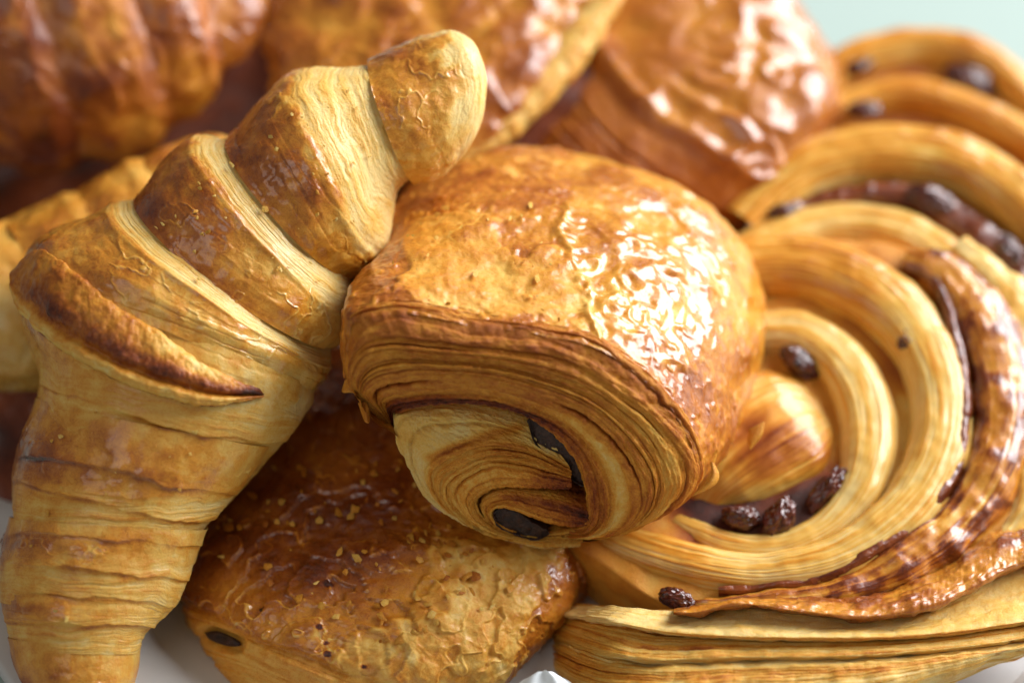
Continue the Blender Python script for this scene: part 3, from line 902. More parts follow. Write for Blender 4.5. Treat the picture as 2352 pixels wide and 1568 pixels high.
# ------------------------------------------------------------------ dark pastry below
def lower_pastry():
    t = thing("chocolate_pastry", "dark brown flaky chocolate roll low on the plate, under the central roll", "pastry", (870, 1300, 560), "chocolate filled pastry rolls")
    rows = [(820, 800, 880, 800, 800, 5, 5, 2.0, 0, 0),
            (660, 830, 1080, 830, 770, 200, 100, 2.4, 0, 0),
            (560, 940, 1210, 930, 690, 290, 110, 2.5, 0, 0),
            (480, 1080, 1330, 1080, 590, 320, 110, 2.6, 0, 0),
            (425, 1210, 1378, 1200, 510, 330, 100, 2.7, 0, 0),
            (398, 1330, 1376, 1300, 425, 330, 90, 2.7, 0, 0),
            (415, 1410, 1330, 1390, 360, 320, 80, 2.7, 0, 0),
            (455, 1480, 1265, 1470, 300, 290, 70, 2.6, 0, 0),
            (505, 1555, 1195, 1540, 240, 235, 60, 2.5, 0, 0),
            (590, 1630, 1080, 1620, 190, 150, 50, 2.4, 0, 0),
            (740, 1665, 940, 1662, 160, 60, 30, 2.2, 0, 0),
            (830, 1670, 850, 1670, 150, 3, 3, 2, 0, 0)]
    phi = ring_phi(640)
    nu = 520
    s = np.linspace(0, len(rows) - 1, nu)
    G = rings(rows, s, phi)
    n = outward(G)
    x, y, z = G[..., 0], G[..., 1], G[..., 2]
    bl = fbm(x / 140, y / 140, z / 140, 4)
    fine = fbm(x / 45, y / 45, z / 45 + 4, 4)
    line = 1395 + (x - 430) * 0.42 - 0.00006 * (x - 430) ** 2
    side = sst(-12, 14, y + 16 * bl - line) * sst(1150, 950, x)
    pale = inside(x + 30 * fine, y + 34 * bl, [(1000, 1230), (1110, 1250), (1270, 1230), (1310, 1300), (1260, 1330), (1215, 1420), (1195, 1500), (1120, 1600), (800, 1640), (760, 1500), (800, 1440),
                                             (900, 1440), (950, 1380), (1000, 1330), (985, 1280)], 9)
    pale = pale * (0.55 + 0.6 * sst(-0.5, 0.4, fbm(x / 60 + 9, y / 60, z / 60, 4)))
    # torn sheets: terraces of a warped noise
    q = fbm(x / 190 + 3, y / 190, z / 190, 4, 0.45) * 2.6 + 0.06 * fine
    fr = q - np.floor(q)
    terr = np.floor(q) + sst(0.0, 0.10, fr)
    lip = np.exp(-((fr - 0.05) / 0.05) ** 2)
    wr = wrinkle(x, y, z, 70.0, 1.9, 1.2)
    rel, tone = lam((y - line) / 190, x / 900.0, 8, 2.2, 0.9, 2.0)
    disp = 10 * bl + (1 - side) * (6.0 * terr + 4 * lip + 2.5 * wr + 3 * fine) + side * (10 * (rel - 0.5) - 6) + 6 * pale
    disp = disp - 26 * np.exp(-(seg_dist(x, y, [(485, 1458), (535, 1476)]) / 22) ** 4)
    disp = disp - 10 * np.exp(-((y + 16 * bl - line) / 10) ** 2) * sst(1050, 900, x)
    G = G + n * disp[..., None]
    t2 = np.floor(q) * 2.4
    rnd = np.sin(t2 * 12.9) * 0.5
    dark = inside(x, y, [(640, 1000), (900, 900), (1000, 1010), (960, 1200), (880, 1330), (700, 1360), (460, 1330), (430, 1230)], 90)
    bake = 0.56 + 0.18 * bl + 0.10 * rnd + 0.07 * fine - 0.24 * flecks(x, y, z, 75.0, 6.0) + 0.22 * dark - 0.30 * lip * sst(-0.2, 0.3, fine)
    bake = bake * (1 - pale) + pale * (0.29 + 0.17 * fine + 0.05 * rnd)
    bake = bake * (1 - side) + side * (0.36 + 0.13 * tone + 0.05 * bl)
    speck = np.zeros_like(x)
    for (sx, sy, r) in [(755, 1340, 10), (748, 1475, 6), (752, 1500, 9), (835, 1530, 6), (735, 1440, 8), (600, 1395, 6)]:
        speck = np.maximum(speck, sst(r + 2, r - 3, np.hypot(x - sx + 5 * fine, (y - sy) * 1.2)))
    bake = bake + 0.7 * speck
    gloss = 0.62 * (1 - side) * (1 - 0.95 * pale) + 0.06 + 0.25 * bl
    dm = DepthMap([G])
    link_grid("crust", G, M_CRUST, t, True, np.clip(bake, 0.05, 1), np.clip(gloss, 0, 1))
    loose_flakes(dm, [(560, 1080), (900, 960), (1150, 1240), (1200, 1400), (900, 1500), (600, 1380), (470, 1250)], 120, t, 0.15, 0.62, 5, (5, 18))
    # chocolate stick end showing in its side
    P = resample([(470, 1452), (500, 1448), (545, 1468), (552, 1482), (520, 1482), (482, 1468), (470, 1452)], 41)[:-1]
    c = P.mean(0)
    Gs = []
    for a, d in ((1.0, 60), (1.0, 8), (0.9, -3), (0.5, -6), (0.02, -6)):
        pp = c + (P - c) * a
        Gs.append(np.concatenate([pp, (dm.at(pp[:, 0], pp[:, 1]) + d)[:, None]], 1))
    link_grid("chocolate_stick", np.stack(Gs, 0), M_CHOC, t, True)
    return t


lower_pastry()


# ------------------------------------------------------------------ raisin swirls
class Plane:
    """a tilted plane the swirl lies on: depth = d0 + (y0 - y) * k; raised by h toward the viewer side"""
    def __init__(s, d0, y0, k, kx=0.0, x0=0.0):
        s.d0, s.y0, s.k, s.kx, s.x0 = d0, y0, k, kx, x0
        n = np.array([-kx, k, -1.0])
        # surface z = d0 + (y0-y)*k + (x-x0)*kx ; gradient gives the normal
        n = np.array([kx, -k, -1.0])
        s.n = n / np.linalg.norm(n)

    def at(s, p, h=0.0):
        p = np.asarray(p, float)
        z = s.d0 + (s.y0 - p[..., 1]) * s.k + (p[..., 0] - s.x0) * s.kx
        q = np.concatenate([p[..., :2], z[..., None]], -1)
        return q + s.n * np.asarray(h, float)[..., None]


def coil(name, path, pl, parent, mat=None, nu=420, nv=110, base=0.22, streak=26, seed=1.0, crest=0.12, gloss=0.55, pw=3.0, low=-60, bakefn=None, tone_amp=0.12, lean=0.0, wob=5.5, ragged=0.0, squash=0.72):
    """path rows: x, y, width, height of the crest above the swirl's plane"""
    P = np.array(path, float)
    R = resample(P, nu)
    c = R[:, :2]
    w = R[:, 2] * (1 + ragged * fbm(np.linspace(0, 9, nu) + seed, 0.3, seed, 3))
    h = R[:, 3] * squash * (1 + 0.5 * ragged * fbm(np.linspace(0, 14, nu) + seed, 4.3, seed, 3))
    base3 = pl.at(c, np.zeros(nu))
    T = np.gradient(base3, axis=0)
    T /= np.linalg.norm(T, axis=1)[:, None]
    B = np.cross(np.broadcast_to(pl.n, T.shape), T)
    B /= np.linalg.norm(B, axis=1)[:, None]
    a = np.linspace(-0.0, math.pi, nv)
    cc = np.sign(np.cos(a)) * np.abs(np.cos(a)) ** (2 / pw)
    ss = np.abs(np.sin(a)) ** (2 / pw)
    U, V = np.meshgrid(np.linspace(0, 1, nu), np.linspace(0, 1, nv), indexing='ij')
    G = base3[:, None] + B[:, None] * (w[:, None, None] / 2) * cc[None, :, None] + pl.n * ((low + (h[:, None] - low) * ss[None])[..., None])
    if lean:
        G = G + B[:, None] * (lean * ss[None, :, None])
    nr = normals(G)
    cen = (base3 + pl.n * low)[:, None]
    if (nr * (G - cen)).sum() < 0:
        nr = -nr
    x, y, z = G[..., 0], G[..., 1], G[..., 2]
    ll = np.concatenate([[0], np.cumsum(np.linalg.norm(np.diff(base3, axis=0), axis=1))])[:, None] / 300.0
    bl = fbm(x / 120, y / 120, z / 120 + seed, 3)
    st = fbm(ll * 1.1 + seed, V * streak * 1.25, seed * 2.0, 4, 0.65)
    st2 = pn(ll * 3.0, V * streak * 2.6, seed + 5.0)
    G = G + nr * (wob * bl + 1.6 * st + 0.7 * st2)[..., None]
    top = np.sin(V * math.pi) ** 2
    bake = base + 1.9 * tone_amp * st + 0.10 * st2 + 0.10 * bl + crest * top
    gl = gloss + 0.2 * st
    if bakefn is not None:
        bake, gl = bakefn(bake, gl, U, V, x, y, bl, st)
    link_grid(name, G, mat or M_COIL, parent, False, np.clip(bake, 0, 1), np.clip(gl, 0, 1))
    return G


def blob(name, cx, cy, d, rx, ry, rz, ang, mat, parent, seed, wr=5.0):
    """a wrinkled raisin"""
    nu, nv = 60, 80
    th = np.linspace(0.02, math.pi - 0.02, nu)[:, None]
    ph = np.linspace(0, 2 * math.pi, nv, endpoint=False)[None]
    X = np.cos(th) + 0 * ph
    Y = np.sin(th) * np.cos(ph)
    Z = np.sin(th) * np.sin(ph)
    n = fbm(X * 1.6 + seed, Y * 1.6, Z * 1.6, 2)
    rg = np.abs(pn(X * 1.5 + seed + 0.5 * n, Y * 3.2, Z * 3.2))
    rg2 = np.abs(pn(X * 3.5 + seed, Y * 6 + n, Z * 6))
    f = 1 + 0.20 * n - 0.020 * wr * np.exp(-(rg / 0.16) ** 2) - 0.004 * wr * np.exp(-(rg2 / 0.3) ** 2)
    ca, sa = math.cos(ang), math.sin(ang)
    lx, ly = X * rx * f, Y * ry * f
    G = np.stack([cx + lx * ca - ly * sa, cy + lx * sa + ly * ca, d + Z * rz * f], -1)
    return link_grid(name, G, mat, parent, True)


def slab(name, outline, pl, h, thick, parent, mat, base, seed, darkfn=None):
    """the swirl's body under its coils: a thick tilted disc with a rounded rim"""
    P = resample(outline + outline[:1], 161)[:-1]
    c = P.mean(0)
    ks = np.array([(0.02, -thick), (0.7, -thick), (0.96, -thick * 0.85), (1.0, -thick * 0.5), (0.99, h - 20), (0.93, h), (0.6, h), (0.02, h)])
    kk = catmull(ks, np.linspace(0, len(ks) - 1, 60))
    G = np.stack([pl.at(c + (P - c) * a, np.full(160, b)) for a, b in kk], 0)
    nr = outward(G)
    x, y, z = G[..., 0], G[..., 1], G[..., 2]
    bl = fbm(x / 70, y / 70, z / 70 + seed, 3)
    G = G + nr * (8 * bl)[..., None]
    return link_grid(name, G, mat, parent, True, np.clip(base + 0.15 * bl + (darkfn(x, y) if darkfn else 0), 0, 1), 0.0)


def front_swirl():
    t = thing("raisin_swirl", "big spiral raisin bun beside the central roll, with a thick layered rim at the bottom", "pastry", (1950, 1150, 600), "raisin swirls")
    pl = Plane(120, 1400, 0.62)
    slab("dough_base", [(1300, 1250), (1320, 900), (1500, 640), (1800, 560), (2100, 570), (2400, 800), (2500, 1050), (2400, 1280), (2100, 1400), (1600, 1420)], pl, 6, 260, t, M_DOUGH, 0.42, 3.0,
         lambda x, y: 0.60 * inside(x, y, [(1520, 1130), (1640, 1100), (1760, 1130), (1900, 1080), (1980, 1120), (1900, 1250), (1760, 1280), (1600, 1260)], 40) + 0.3 * inside(x, y, [(1950, 690), (2080, 740), (2110, 900), (2060, 900), (2000, 780)], 25) - 0.30 * inside(x, y, [(2050, 900), (2110, 920), (2110, 1080), (2040, 1180), (2010, 1150), (2070, 1040)], 20))  # darkest patch: syrup, plus the shade between the coils painted into the browning
    # centre lump
    coil("coil_centre", [(1590, 1170, 60, -20), (1640, 1100, 230, 62), (1735, 1018, 320, 84), (1812, 966, 320, 76), (1878, 932, 210, 16), (1920, 910, 50, -50)], pl, t, None, 240, 120, 0.20, 26, 2.0, 0.12, 0.40,
         bakefn=lambda b, g, U, V, x, y, bl, st: (b + 0.22 * inside(x, y, [(1690, 960), (1800, 950), (1930, 1010), (1920, 1080), (1760, 1090), (1680, 1060)], 45) - 0.08 * inside(x, y, [(1730, 860), (1860, 890), (1850, 940), (1720, 950)], 30), g))
    coil("coil", [(1640, 790, 110, 40), (1740, 768, 120, 60), (1840, 775, 130, 70), (1930, 835, 135, 78), (1985, 930, 140, 80), (1995, 1040, 140, 78), (1965, 1140, 120, 66), (1895, 1215, 95, 48), (1790, 1256, 80, 34),
                  (1680, 1250, 75, 26), (1600, 1215, 70, 16), (1540, 1180, 60, 0)], pl, t, None, 460, 120, 0.10, 24, 3.1, 0.08, 0.5)
    coil("coil", [(1560, 660, 130, 70), (1700, 620, 150, 88), (1850, 622, 165, 98), (1990, 675, 170, 102), (2090, 760, 165, 104), (2150, 875, 160, 104), (2165, 1000, 160, 102), (2130, 1115, 160, 100), (2050, 1215, 150, 95),
                  (1920, 1295, 130, 84), (1760, 1322, 120, 70), (1610, 1303, 115, 56), (1480, 1262, 110, 40), (1380, 1220, 90, 20)], pl, t, None, 640, 140, 0.10, 30, 4.7, 0.07, 0.45,
         bakefn=lambda b, g, U, V, x, y, bl, st: (b + 0.26 * sst(0.42, 0.15, U) * np.sin(V * math.pi) ** 0.7 + 0.12 * sst(0.80, 0.95, U), g))
    # dark syrup in the seam and the thin glazed wrap outside it
    coil("glazed_wrap", [(2080, 606, 60, 60), (2170, 640, 120, 80), (2252, 730, 150, 92), (2296, 850, 158, 96), (2304, 975, 155, 96), (2268, 1112, 150, 94), (2184, 1228, 140, 88), (2062, 1318, 120, 80),
                         (1930, 1368, 90, 64), (1800, 1388, 70, 50), (1660, 1394, 50, 34), (1560, 1385, 30, 10)], pl, t, M_CRUST, 620, 130, 0.50, 12, 6.2, 0.0, 0.95, wob=12.0,
         bakefn=lambda b, g, U, V, x, y, bl, st: (np.clip(b + 0.36 * sst(0.10, 0.55, 0.6 * fbm(x / 60, y / 60, 1.0, 4) + 0.40 * np.exp(-((V - 0.30) / 0.14) ** 2) + 0.40 * np.exp(-((V - 0.72) / 0.12) ** 2) + 0.2 * st), 0.2, 0.88), g))
    coil("syrup_seam", [(2140, 640, 20, 60), (2176, 730, 34, 78), (2208, 850, 36, 84), (2218, 980, 36, 84), (2188, 1100, 40, 82), (2108, 1210, 40, 78), (1990, 1296, 34, 70), (1870, 1346, 30, 62),
                        (1750, 1362, 26, 52), (1650, 1366, 20, 40)], pl, t, M_FILL, 500, 40, 0.8, 10, 8.8, 0.0, 0.9, wob=6.0, low=-20, ragged=0.4)
    # pale dough outside the glaze on the far right
    coil("outer_coil", [(2200, 560, 60, 20), (2330, 690, 120, 34), (2400, 860, 150, 40), (2410, 1020, 160, 40), (2390, 1160, 150, 40), (2330, 1250, 100, 34)], pl, t, None, 300, 90, 0.06, 10, 9.3, 0.05, 0.3, wob=12.0)
    # rim: crisp curled edge, floury inside and the layers under it
    def dz(c, off):
        c = np.array(c, float)
        z = -20 + (1400 - c[:, 1]) * 0.55 + 60 * ((c[:, 0] - 1800) / 500) ** 2 + off + 330 * sst(1420, 1200, c[:, 0])
        return np.concatenate([c, z[:, None]], 1)
    r0 = dz([(1548, 1402), (1600, 1388), (1700, 1374), (1850, 1374), (1980, 1372), (2100, 1330), (2190, 1285), (2260, 1230), (2330, 1205), (2420, 1190)], 80)
    r1 = dz([(1548, 1402), (1600, 1395), (1700, 1378), (1850, 1384), (1990, 1388), (2130, 1345), (2230, 1290), (2290, 1250), (2350, 1235), (2430, 1225)], -14)
    r2 = dz([(1547, 1404), (1600, 1402), (1700, 1383), (1850, 1398), (1990, 1408), (2130, 1382), (2240, 1330), (2300, 1295), (2360, 1275), (2430, 1262)], -42)
    r3 = dz([(1547, 1405), (1600, 1408), (1700, 1390), (1850, 1408), (1990, 1420), (2130, 1398), (2240, 1350), (2300, 1316), (2360, 1296), (2430, 1284)], -30)
    r4 = dz([(1547, 1406), (1600, 1410), (1700, 1392), (1850, 1410), (1990, 1422), (2130, 1400), (2240, 1352), (2300, 1318), (2360, 1298), (2430, 1286)], 50)
    band("curled_rim", [r0, r1, r2, r3, r4], [0] * 5, M_CRUST, t, 420, 90, 5, 6.0, 0.50, 0.12, 2.9, 0.8, 3.0, 0.8, noise=9.0,
         bakefn=lambda b, U, V, x, y, bl, rel, tone: b + 0.22 * sst(0.1, 0.5, bl + 0.5 * np.exp(-((x - 2020) / 120) ** 2)) * sst(0.5, 0.3, V) + 0.12 * sst(0.55, 0.7, V))
    f0 = dz([(1240, 1375), (1330, 1390), (1420, 1392), (1520, 1402), (1600, 1400), (1700, 1385), (1850, 1400), (1990, 1412), (2130, 1390), (2240, 1340), (2300, 1306), (2430, 1276)], 40)
    f1 = dz([(1230, 1385), (1320, 1400), (1420, 1404), (1540, 1420), (1640, 1420), (1740, 1420), (1870, 1432), (2000, 1436), (2130, 1420), (2240, 1390), (2320, 1370), (2430, 1350)], 18)
    f2 = dz([(1215, 1390), (1310, 1410), (1400, 1420), (1520, 1442), (1640, 1452), (1760, 1456), (1880, 1458), (2000, 1458), (2130, 1450), (2240, 1436), (2320, 1424), (2430, 1410)], -34)
    f3 = dz([(1212, 1396), (1308, 1416), (1400, 1430), (1520, 1452), (1640, 1462), (1760, 1466), (1880, 1468), (2000, 1467), (2130, 1460), (2240, 1447), (2320, 1435), (2430, 1420)], -28)
    f4 = dz([(1210, 1400), (1306, 1418), (1400, 1433), (1520, 1455), (1640, 1465), (1760, 1469), (1880, 1471), (2000, 1470), (2130, 1463), (2240, 1450), (2320, 1438), (2430, 1423)], 0)
    band("floury_layer", [f0, f1, f2, f3, f4], [0] * 5, M_LAYER, t, 420, 90, 9, 4.0, 0.06, 0.12, 3.7, 0.8, 3.0, 0.5, noise=5.0,
         bakefn=lambda b, U, V, x, y, bl, rel, tone: b + 0.08 * sst(0.55, 0.75, U) + 0.35 * np.exp(-((V - 0.66) / 0.07) ** 2) * sst(0.12, 0.3, U))
    g0 = dz([(1190, 1400), (1290, 1420), (1400, 1440), (1520, 1462), (1700, 1466), (1900, 1468), (2100, 1462), (2260, 1444), (2430, 1418)], 8)
    g1 = dz([(1180, 1408), (1285, 1430), (1390, 1462), (1510, 1488), (1700, 1486), (1900, 1486), (2100, 1478), (2260, 1462), (2430, 1438)], -6)
    g2 = dz([(1165, 1415), (1262, 1448), (1380, 1490), (1500, 1512), (1700, 1506), (1900, 1504), (2100, 1494), (2260, 1478), (2430, 1452)], -22)
    g3 = dz([(1160, 1422), (1255, 1456), (1375, 1500), (1500, 1522), (1700, 1516), (1900, 1514), (2100, 1502), (2260, 1486), (2430, 1458)], -4)
    band("side_layer", [g0, g1, g2, g3], [0] * 4, M_LAYER, t, 420, 80, 11, 5.0, 0.18, 0.24, 5.1, 0.8, 2.0, 0.5, noise=5.0,
         bakefn=lambda b, U, V, x, y, bl, rel, tone: b + 0.24 * np.exp(-((V - 0.30 - 0.05 * bl) / 0.05) ** 2) + 0.14 * np.exp(-((V - 0.62 - 0.06 * bl) / 0.05) ** 2) + 0.16 * sst(0.30, 0.05, U))
    h0 = dz([(1155, 1420), (1248, 1452), (1372, 1500), (1500, 1520), (1700, 1510), (1900, 1508), (2100, 1498), (2260, 1482), (2430, 1455)], 14)
    h1 = dz([(1140, 1430), (1236, 1470), (1350, 1522), (1500, 1545), (1700, 1535), (1900, 1530), (2100, 1518), (2260, 1498), (2430, 1470)], -14)
    h2 = dz([(1150, 1470), (1240, 1510), (1360, 1580), (1530, 1612), (1720, 1606), (1920, 1585), (2100, 1545), (2260, 1506), (2430, 1472)], -14)
    h3 = dz([(1165, 1500), (1260, 1545), (1400, 1630), (1560, 1670), (1750, 1662), (1950, 1622), (2120, 1568), (2270, 1520), (2430, 1478)], 20)
    h4 = dz([(1190, 1530), (1290, 1580), (1430, 1660), (1600, 1695), (1780, 1690), (1980, 1640), (2150, 1580), (2290, 1526), (2430, 1482)], 130)
    band("side_layer", [h0, h1, h2, h3, h4], [0] * 5, M_LAYER, t, 520, 150, 20, 5.5, 0.12, 0.24, 6.6, 0.9, 2.0, 0.5, noise=6.0,
         bakefn=lambda b, U, V, x, y, bl, rel, tone: b + 0.24 * np.exp(-((V - 0.30 - 0.05 * bl) / 0.05) ** 2) + 0.14 * np.exp(-((V - 0.62 - 0.06 * bl) / 0.05) ** 2) + 0.16 * sst(0.30, 0.05, U))
    i0 = dz([(1200, 1380), (1330, 1385), (1520, 1400), (1700, 1385), (1990, 1400), (2240, 1340), (2430, 1280)], 60)
    i1 = dz([(1180, 1420), (1320, 1450), (1520, 1480), (1700, 1480), (1990, 1480), (2240, 1450), (2430, 1420)], 46)
    i2 = dz([(1180, 1480), (1330, 1540), (1530, 1590), (1720, 1590), (1990, 1560), (2240, 1500), (2430, 1465)], 60)
    band("inner_dough", [i0, i1, i2], [0] * 3, M_LAYER, t, 160, 60, 6, 3.0, 0.40, 0.1, 4.4)
    # raisins
    for k, (x, y, rx, ry, an, h) in enumerate([(1838, 845, 52, 30, 40, 24), (2086, 815, 46, 28, 65, 34), (1895, 1140, 70, 28, -52, 22), (1788, 1205, 56, 34, -60, 24), (1702, 1198, 46, 32, 10, 16),
                                               (1553, 1388, 42, 24, 15, 30)]):
        p = pl.at(np.array([float(x), float(y)]), np.array(float(h)))
        blob("raisin", p[0], p[1], p[2], rx, ry, 34, math.radians(an), M_RAISIN, t, k * 3.1)
    return t


front_swirl()


def rear_swirl():
    t = thing("raisin_swirl", "raisin swirl behind the big spiral bun, its broad arched coil cut off by the frame", "pastry", (2200, 700, 1100), "raisin swirls")
    pl = Plane(700, 620, 0.75)
    slab("dough_base", [(1720, 640), (1760, 460), (1900, 360), (2100, 320), (2300, 360), (2500, 500), (2600, 800), (2500, 1000), (2000, 900)], pl, 0, 240, t, M_DOUGH, 0.62, 5.0)
    coil("outer_coil", [(1700, 520, 120, 60), (1790, 440, 140, 90), (1900, 385, 150, 104), (2040, 365, 155, 108), (2180, 380, 155, 108), (2300, 440, 150, 106), (2400, 540, 140, 100), (2470, 680, 130, 90)], pl, t, None, 360, 100, 0.20, 20, 1.6, 0.14, 0.55)
    coil("syrup_seam", [(1800, 500, 40, 40), (1900, 465, 60, 50), (2030, 455, 66, 52), (2150, 480, 70, 54), (2260, 550, 70, 54), (2350, 650, 66, 50), (2410, 760, 60, 40)], pl, t, M_FILL, 300, 40, 0.8, 8, 3.6, 0, 0.9, wob=8.0, low=-20, ragged=0.25)
    coil("coil", [(1700, 590, 110, 50), (1800, 545, 120, 62), (1920, 520, 120, 66), (2050, 535, 120, 68), (2160, 590, 120, 68), (2250, 680, 120, 66), (2330, 800, 120, 60), (2380, 920, 110, 50)], pl, t, None, 300, 90, 0.08, 18, 7.4, 0.08, 0.4)
    for k, (x, y, rx, ry, an, h) in enumerate([(2140, 482, 62, 34, 20, 36), (2325, 610, 56, 32, 60, 36), (1795, 505, 40, 20, -10, 30)]):
        p = pl.at(np.array([float(x), float(y)]), np.array(float(h)))
        blob("raisin", p[0], p[1], p[2], rx, ry, 34, math.radians(an), M_RAISIN, t, k * 2.3 + 40)
    return t


rear_swirl()


def far_swirl():
    t = thing("raisin_swirl", "farthest raisin swirl, against the pale green background in the corner", "pastry", (2150, 300, 1500), "raisin swirls")
    pl = Plane(1130, 320, 0.8)
    slab("dough_base", [(1850, 330), (1900, 190), (2000, 125), (2150, 105), (2300, 150), (2430, 270), (2450, 420), (2200, 420), (1900, 400)], pl, 0, 220, t, M_DOUGH, 0.60, 6.0)
    coil("outer_coil", [(1870, 240, 60, 40), (1930, 165, 80, 74), (2030, 128, 90, 86), (2150, 118, 92, 88), (2260, 150, 92, 86), (2350, 220, 90, 84), (2430, 320, 80, 70)], pl, t, None, 260, 70, 0.24, 14, 2.4, 0.10, 0.4)
    coil("coil", [(1850, 330, 60, 40), (1930, 262, 84, 66), (2040, 228, 90, 76), (2150, 236, 92, 78), (2260, 276, 92, 76), (2360, 330, 90, 72), (2440, 400, 70, 60)], pl, t, None, 260, 70, 0.30, 14, 5.4, 0.10, 0.4)
    for k, (x, y, rx, ry, an, h) in enumerate([(2225, 200, 66, 32, 20, 24), (1965, 170, 40, 22, -20, 24), (1985, 290, 40, 22, 0, 60)]):
        p = pl.at(np.array([float(x), float(y)]), np.array(float(h)))
        blob("raisin", p[0], p[1], p[2], rx, ry, 30, math.radians(an), M_RAISIN, t, k * 2.9 + 70)
    return t


far_swirl()


# ------------------------------------------------------------------ pastries behind
def lofted(name, rows, mat, parent, nu, nv, fn):
    phi = ring_phi(nv)
    s = np.linspace(0, len(rows) - 1, nu)
    G = rings(rows, s, phi)
    n = outward(G)
    u = phi / math.pi
    U = np.where(u > 1.5, u - 2, u)[None, :] + 0 * G[..., 0]
    S = s[:, None] + 0 * G[..., 0]
    disp, bake, gloss = fn(G[..., 0], G[..., 1], G[..., 2], S, U)
    G = G + n * disp[..., None]
    link_grid(name, G, mat, parent, True, np.clip(bake, 0.02, 1), np.clip(gloss, 0, 1))
    return G


def upper_right_pastry():
    t = thing("chocolate_pastry", "shiny chocolate roll at the top behind the central one, its wrinkled glaze catching white light", "pastry", (1550, 350, 1200), "chocolate filled pastry rolls")
    # rows from the top edge down to the lower lip: the lit top, then the shaded layered end
    rows = [(1500, -110, 1560, -110, 1190, 5, 5, 2.0, 0, 0),
            (1340, -80, 1760, -70, 1190, 120, 120, 2.5, 0, 0),
            (1300, 20, 1830, 20, 1150, 180, 170, 2.7, 0, 0),
            (1260, 130, 1900, 130, 1090, 210, 190, 2.8, 0, 0),
            (1215, 240, 1935, 230, 1020, 230, 200, 2.8, 0, 0),
            (1180, 340, 1860, 330, 960, 225, 200, 2.6, 0, 0),
            (1180, 420, 1810, 420, 910, 190, 180, 2.5, 0, 0),
            (1260, 490, 1760, 500, 880, 130, 130, 2.4, 0, 0),
            (1380, 540, 1690, 555, 870, 70, 70, 2.2, 0, 0),
            (1520, 565, 1560, 565, 870, 4, 4, 2, 0, 0)]
    edge = [(1330, 60), (1420, 180), (1500, 260), (1600, 320), (1680, 380), (1740, 420), (1830, 400)]
    def fn(x, y, z, S, U):
        bl = fbm(x / 150, y / 150, z / 150 + 2, 3)
        topm = inside(x, y, edge + [(2100, 300), (1900, -200), (1300, -200)], 14)
        wr = wrinkle(x, y * 1.1, z, 230.0, 3.9, 1.1)
        k = (seg_dist(x, y, edge)) / 260.0
        rel, tone = lam(k, (x - 1200) / 700, 8, 3.0, 0.8, 1.5)
        ridge = np.exp(-(seg_dist(x, y, edge) / 22) ** 2)
        disp = 10 * bl + topm * (19 * wr - 4) + (1 - topm) * (5 * (rel - 0.5) - 14) + 12 * ridge
        bake = topm * (0.56 + 0.1 * bl + 0.06 * wr) + (1 - topm) * (0.64 + 0.06 * tone + 0.05 * bl)
        return disp, bake, topm * 0.95 + (1 - topm) * 0.3
    lofted("crust", rows, M_CRUST, t, 300, 420, fn)
    blob("chocolate_stick", 1335, 342, 840, 44, 26, 60, 0.6, M_CHOC, t, 5.0, 1.0)
    return t


upper_right_pastry()


def upper_middle_pastry():
    t = thing("chocolate_pastry", "blurred brown roll with a pale edge, behind the raised horn of the croissant", "pastry", (980, 200, 1300), "chocolate filled pastry rolls")
    rows = [(860, -190, 1000, -190, 1230, 5, 5, 2.0, 0, 0),
            (680, -150, 1330, -170, 1210, 160, 150, 2.6, 0, 0),
            (605, -40, 1400, -70, 1150, 220, 200, 2.8, 0, 0),
            (590, 70, 1385, 40, 1090, 240, 210, 2.8, 0, 0),
            (600, 170, 1330, 150, 1020, 240, 200, 2.8, 0, 0),
            (640, 260, 1250, 250, 950, 220, 190, 2.7, 0, 0),
            (720, 340, 1160, 350, 890, 180, 160, 2.5, 0, 0),
            (830, 400, 1080, 410, 860, 110, 100, 2.3, 0, 0),
            (940, 430, 980, 432, 850, 4, 4, 2, 0, 0)]
    def fn(x, y, z, S, U):
        bl = fbm(x / 130, y / 130, z / 130 + 7, 4)
        wr = wrinkle(x, y, z, 170.0, 5.1, 1.3)
        fi = fbm(x / 60, y / 60, z / 60, 3)
        disp = 16 * bl + 9 * wr
        bake = 0.56 + 0.24 * bl + 0.06 * wr + 0.1 * fi - 0.25 * flecks(x, y, z, 120.0, 2.0)
        return disp, bake, 0.7 + 0.3 * bl
    lofted("crust", rows, M_CRUST, t, 240, 360, fn)
    e = [(1420, -30), (1365, 45), (1310, 120), (1240, 200), (1170, 270), (1110, 325), (1050, 375)]
    P = np.array(e, float)
    nu, nv = 200, 60
    R = resample(P, nu)
    T = np.gradient(R, axis=0); T /= np.linalg.norm(T, axis=1)[:, None]
    B = np.stack([-T[:, 1], T[:, 0]], 1)
    a = np.linspace(0, 2 * math.pi, nv, endpoint=False)
    tap = np.sin(np.clip(np.linspace(0.02, 0.98, nu), 0, 1) * math.pi) ** 0.35
    G = np.zeros((nu, nv, 3))
    dline = np.interp(R[:, 1], [-30, 375], [970, 750])
    G[..., :2] = R[:, None] + B[:, None] * (46 * tap[:, None] * np.cos(a)[None])[..., None]
    G[..., 2] = dline[:, None] - 40 * tap[:, None] * np.sin(a)[None]
    n = outward(G)
    x, y, z = G[..., 0], G[..., 1], G[..., 2]
    bl = fbm(x / 40, y / 40, z / 40, 3)
    G = G + n * (6 * bl)[..., None]
    link_grid("pale_edge", G, M_DOUGH, t, True, np.clip(0.24 + 0.16 * bl, 0, 1), 0.3)
    return t


upper_middle_pastry()


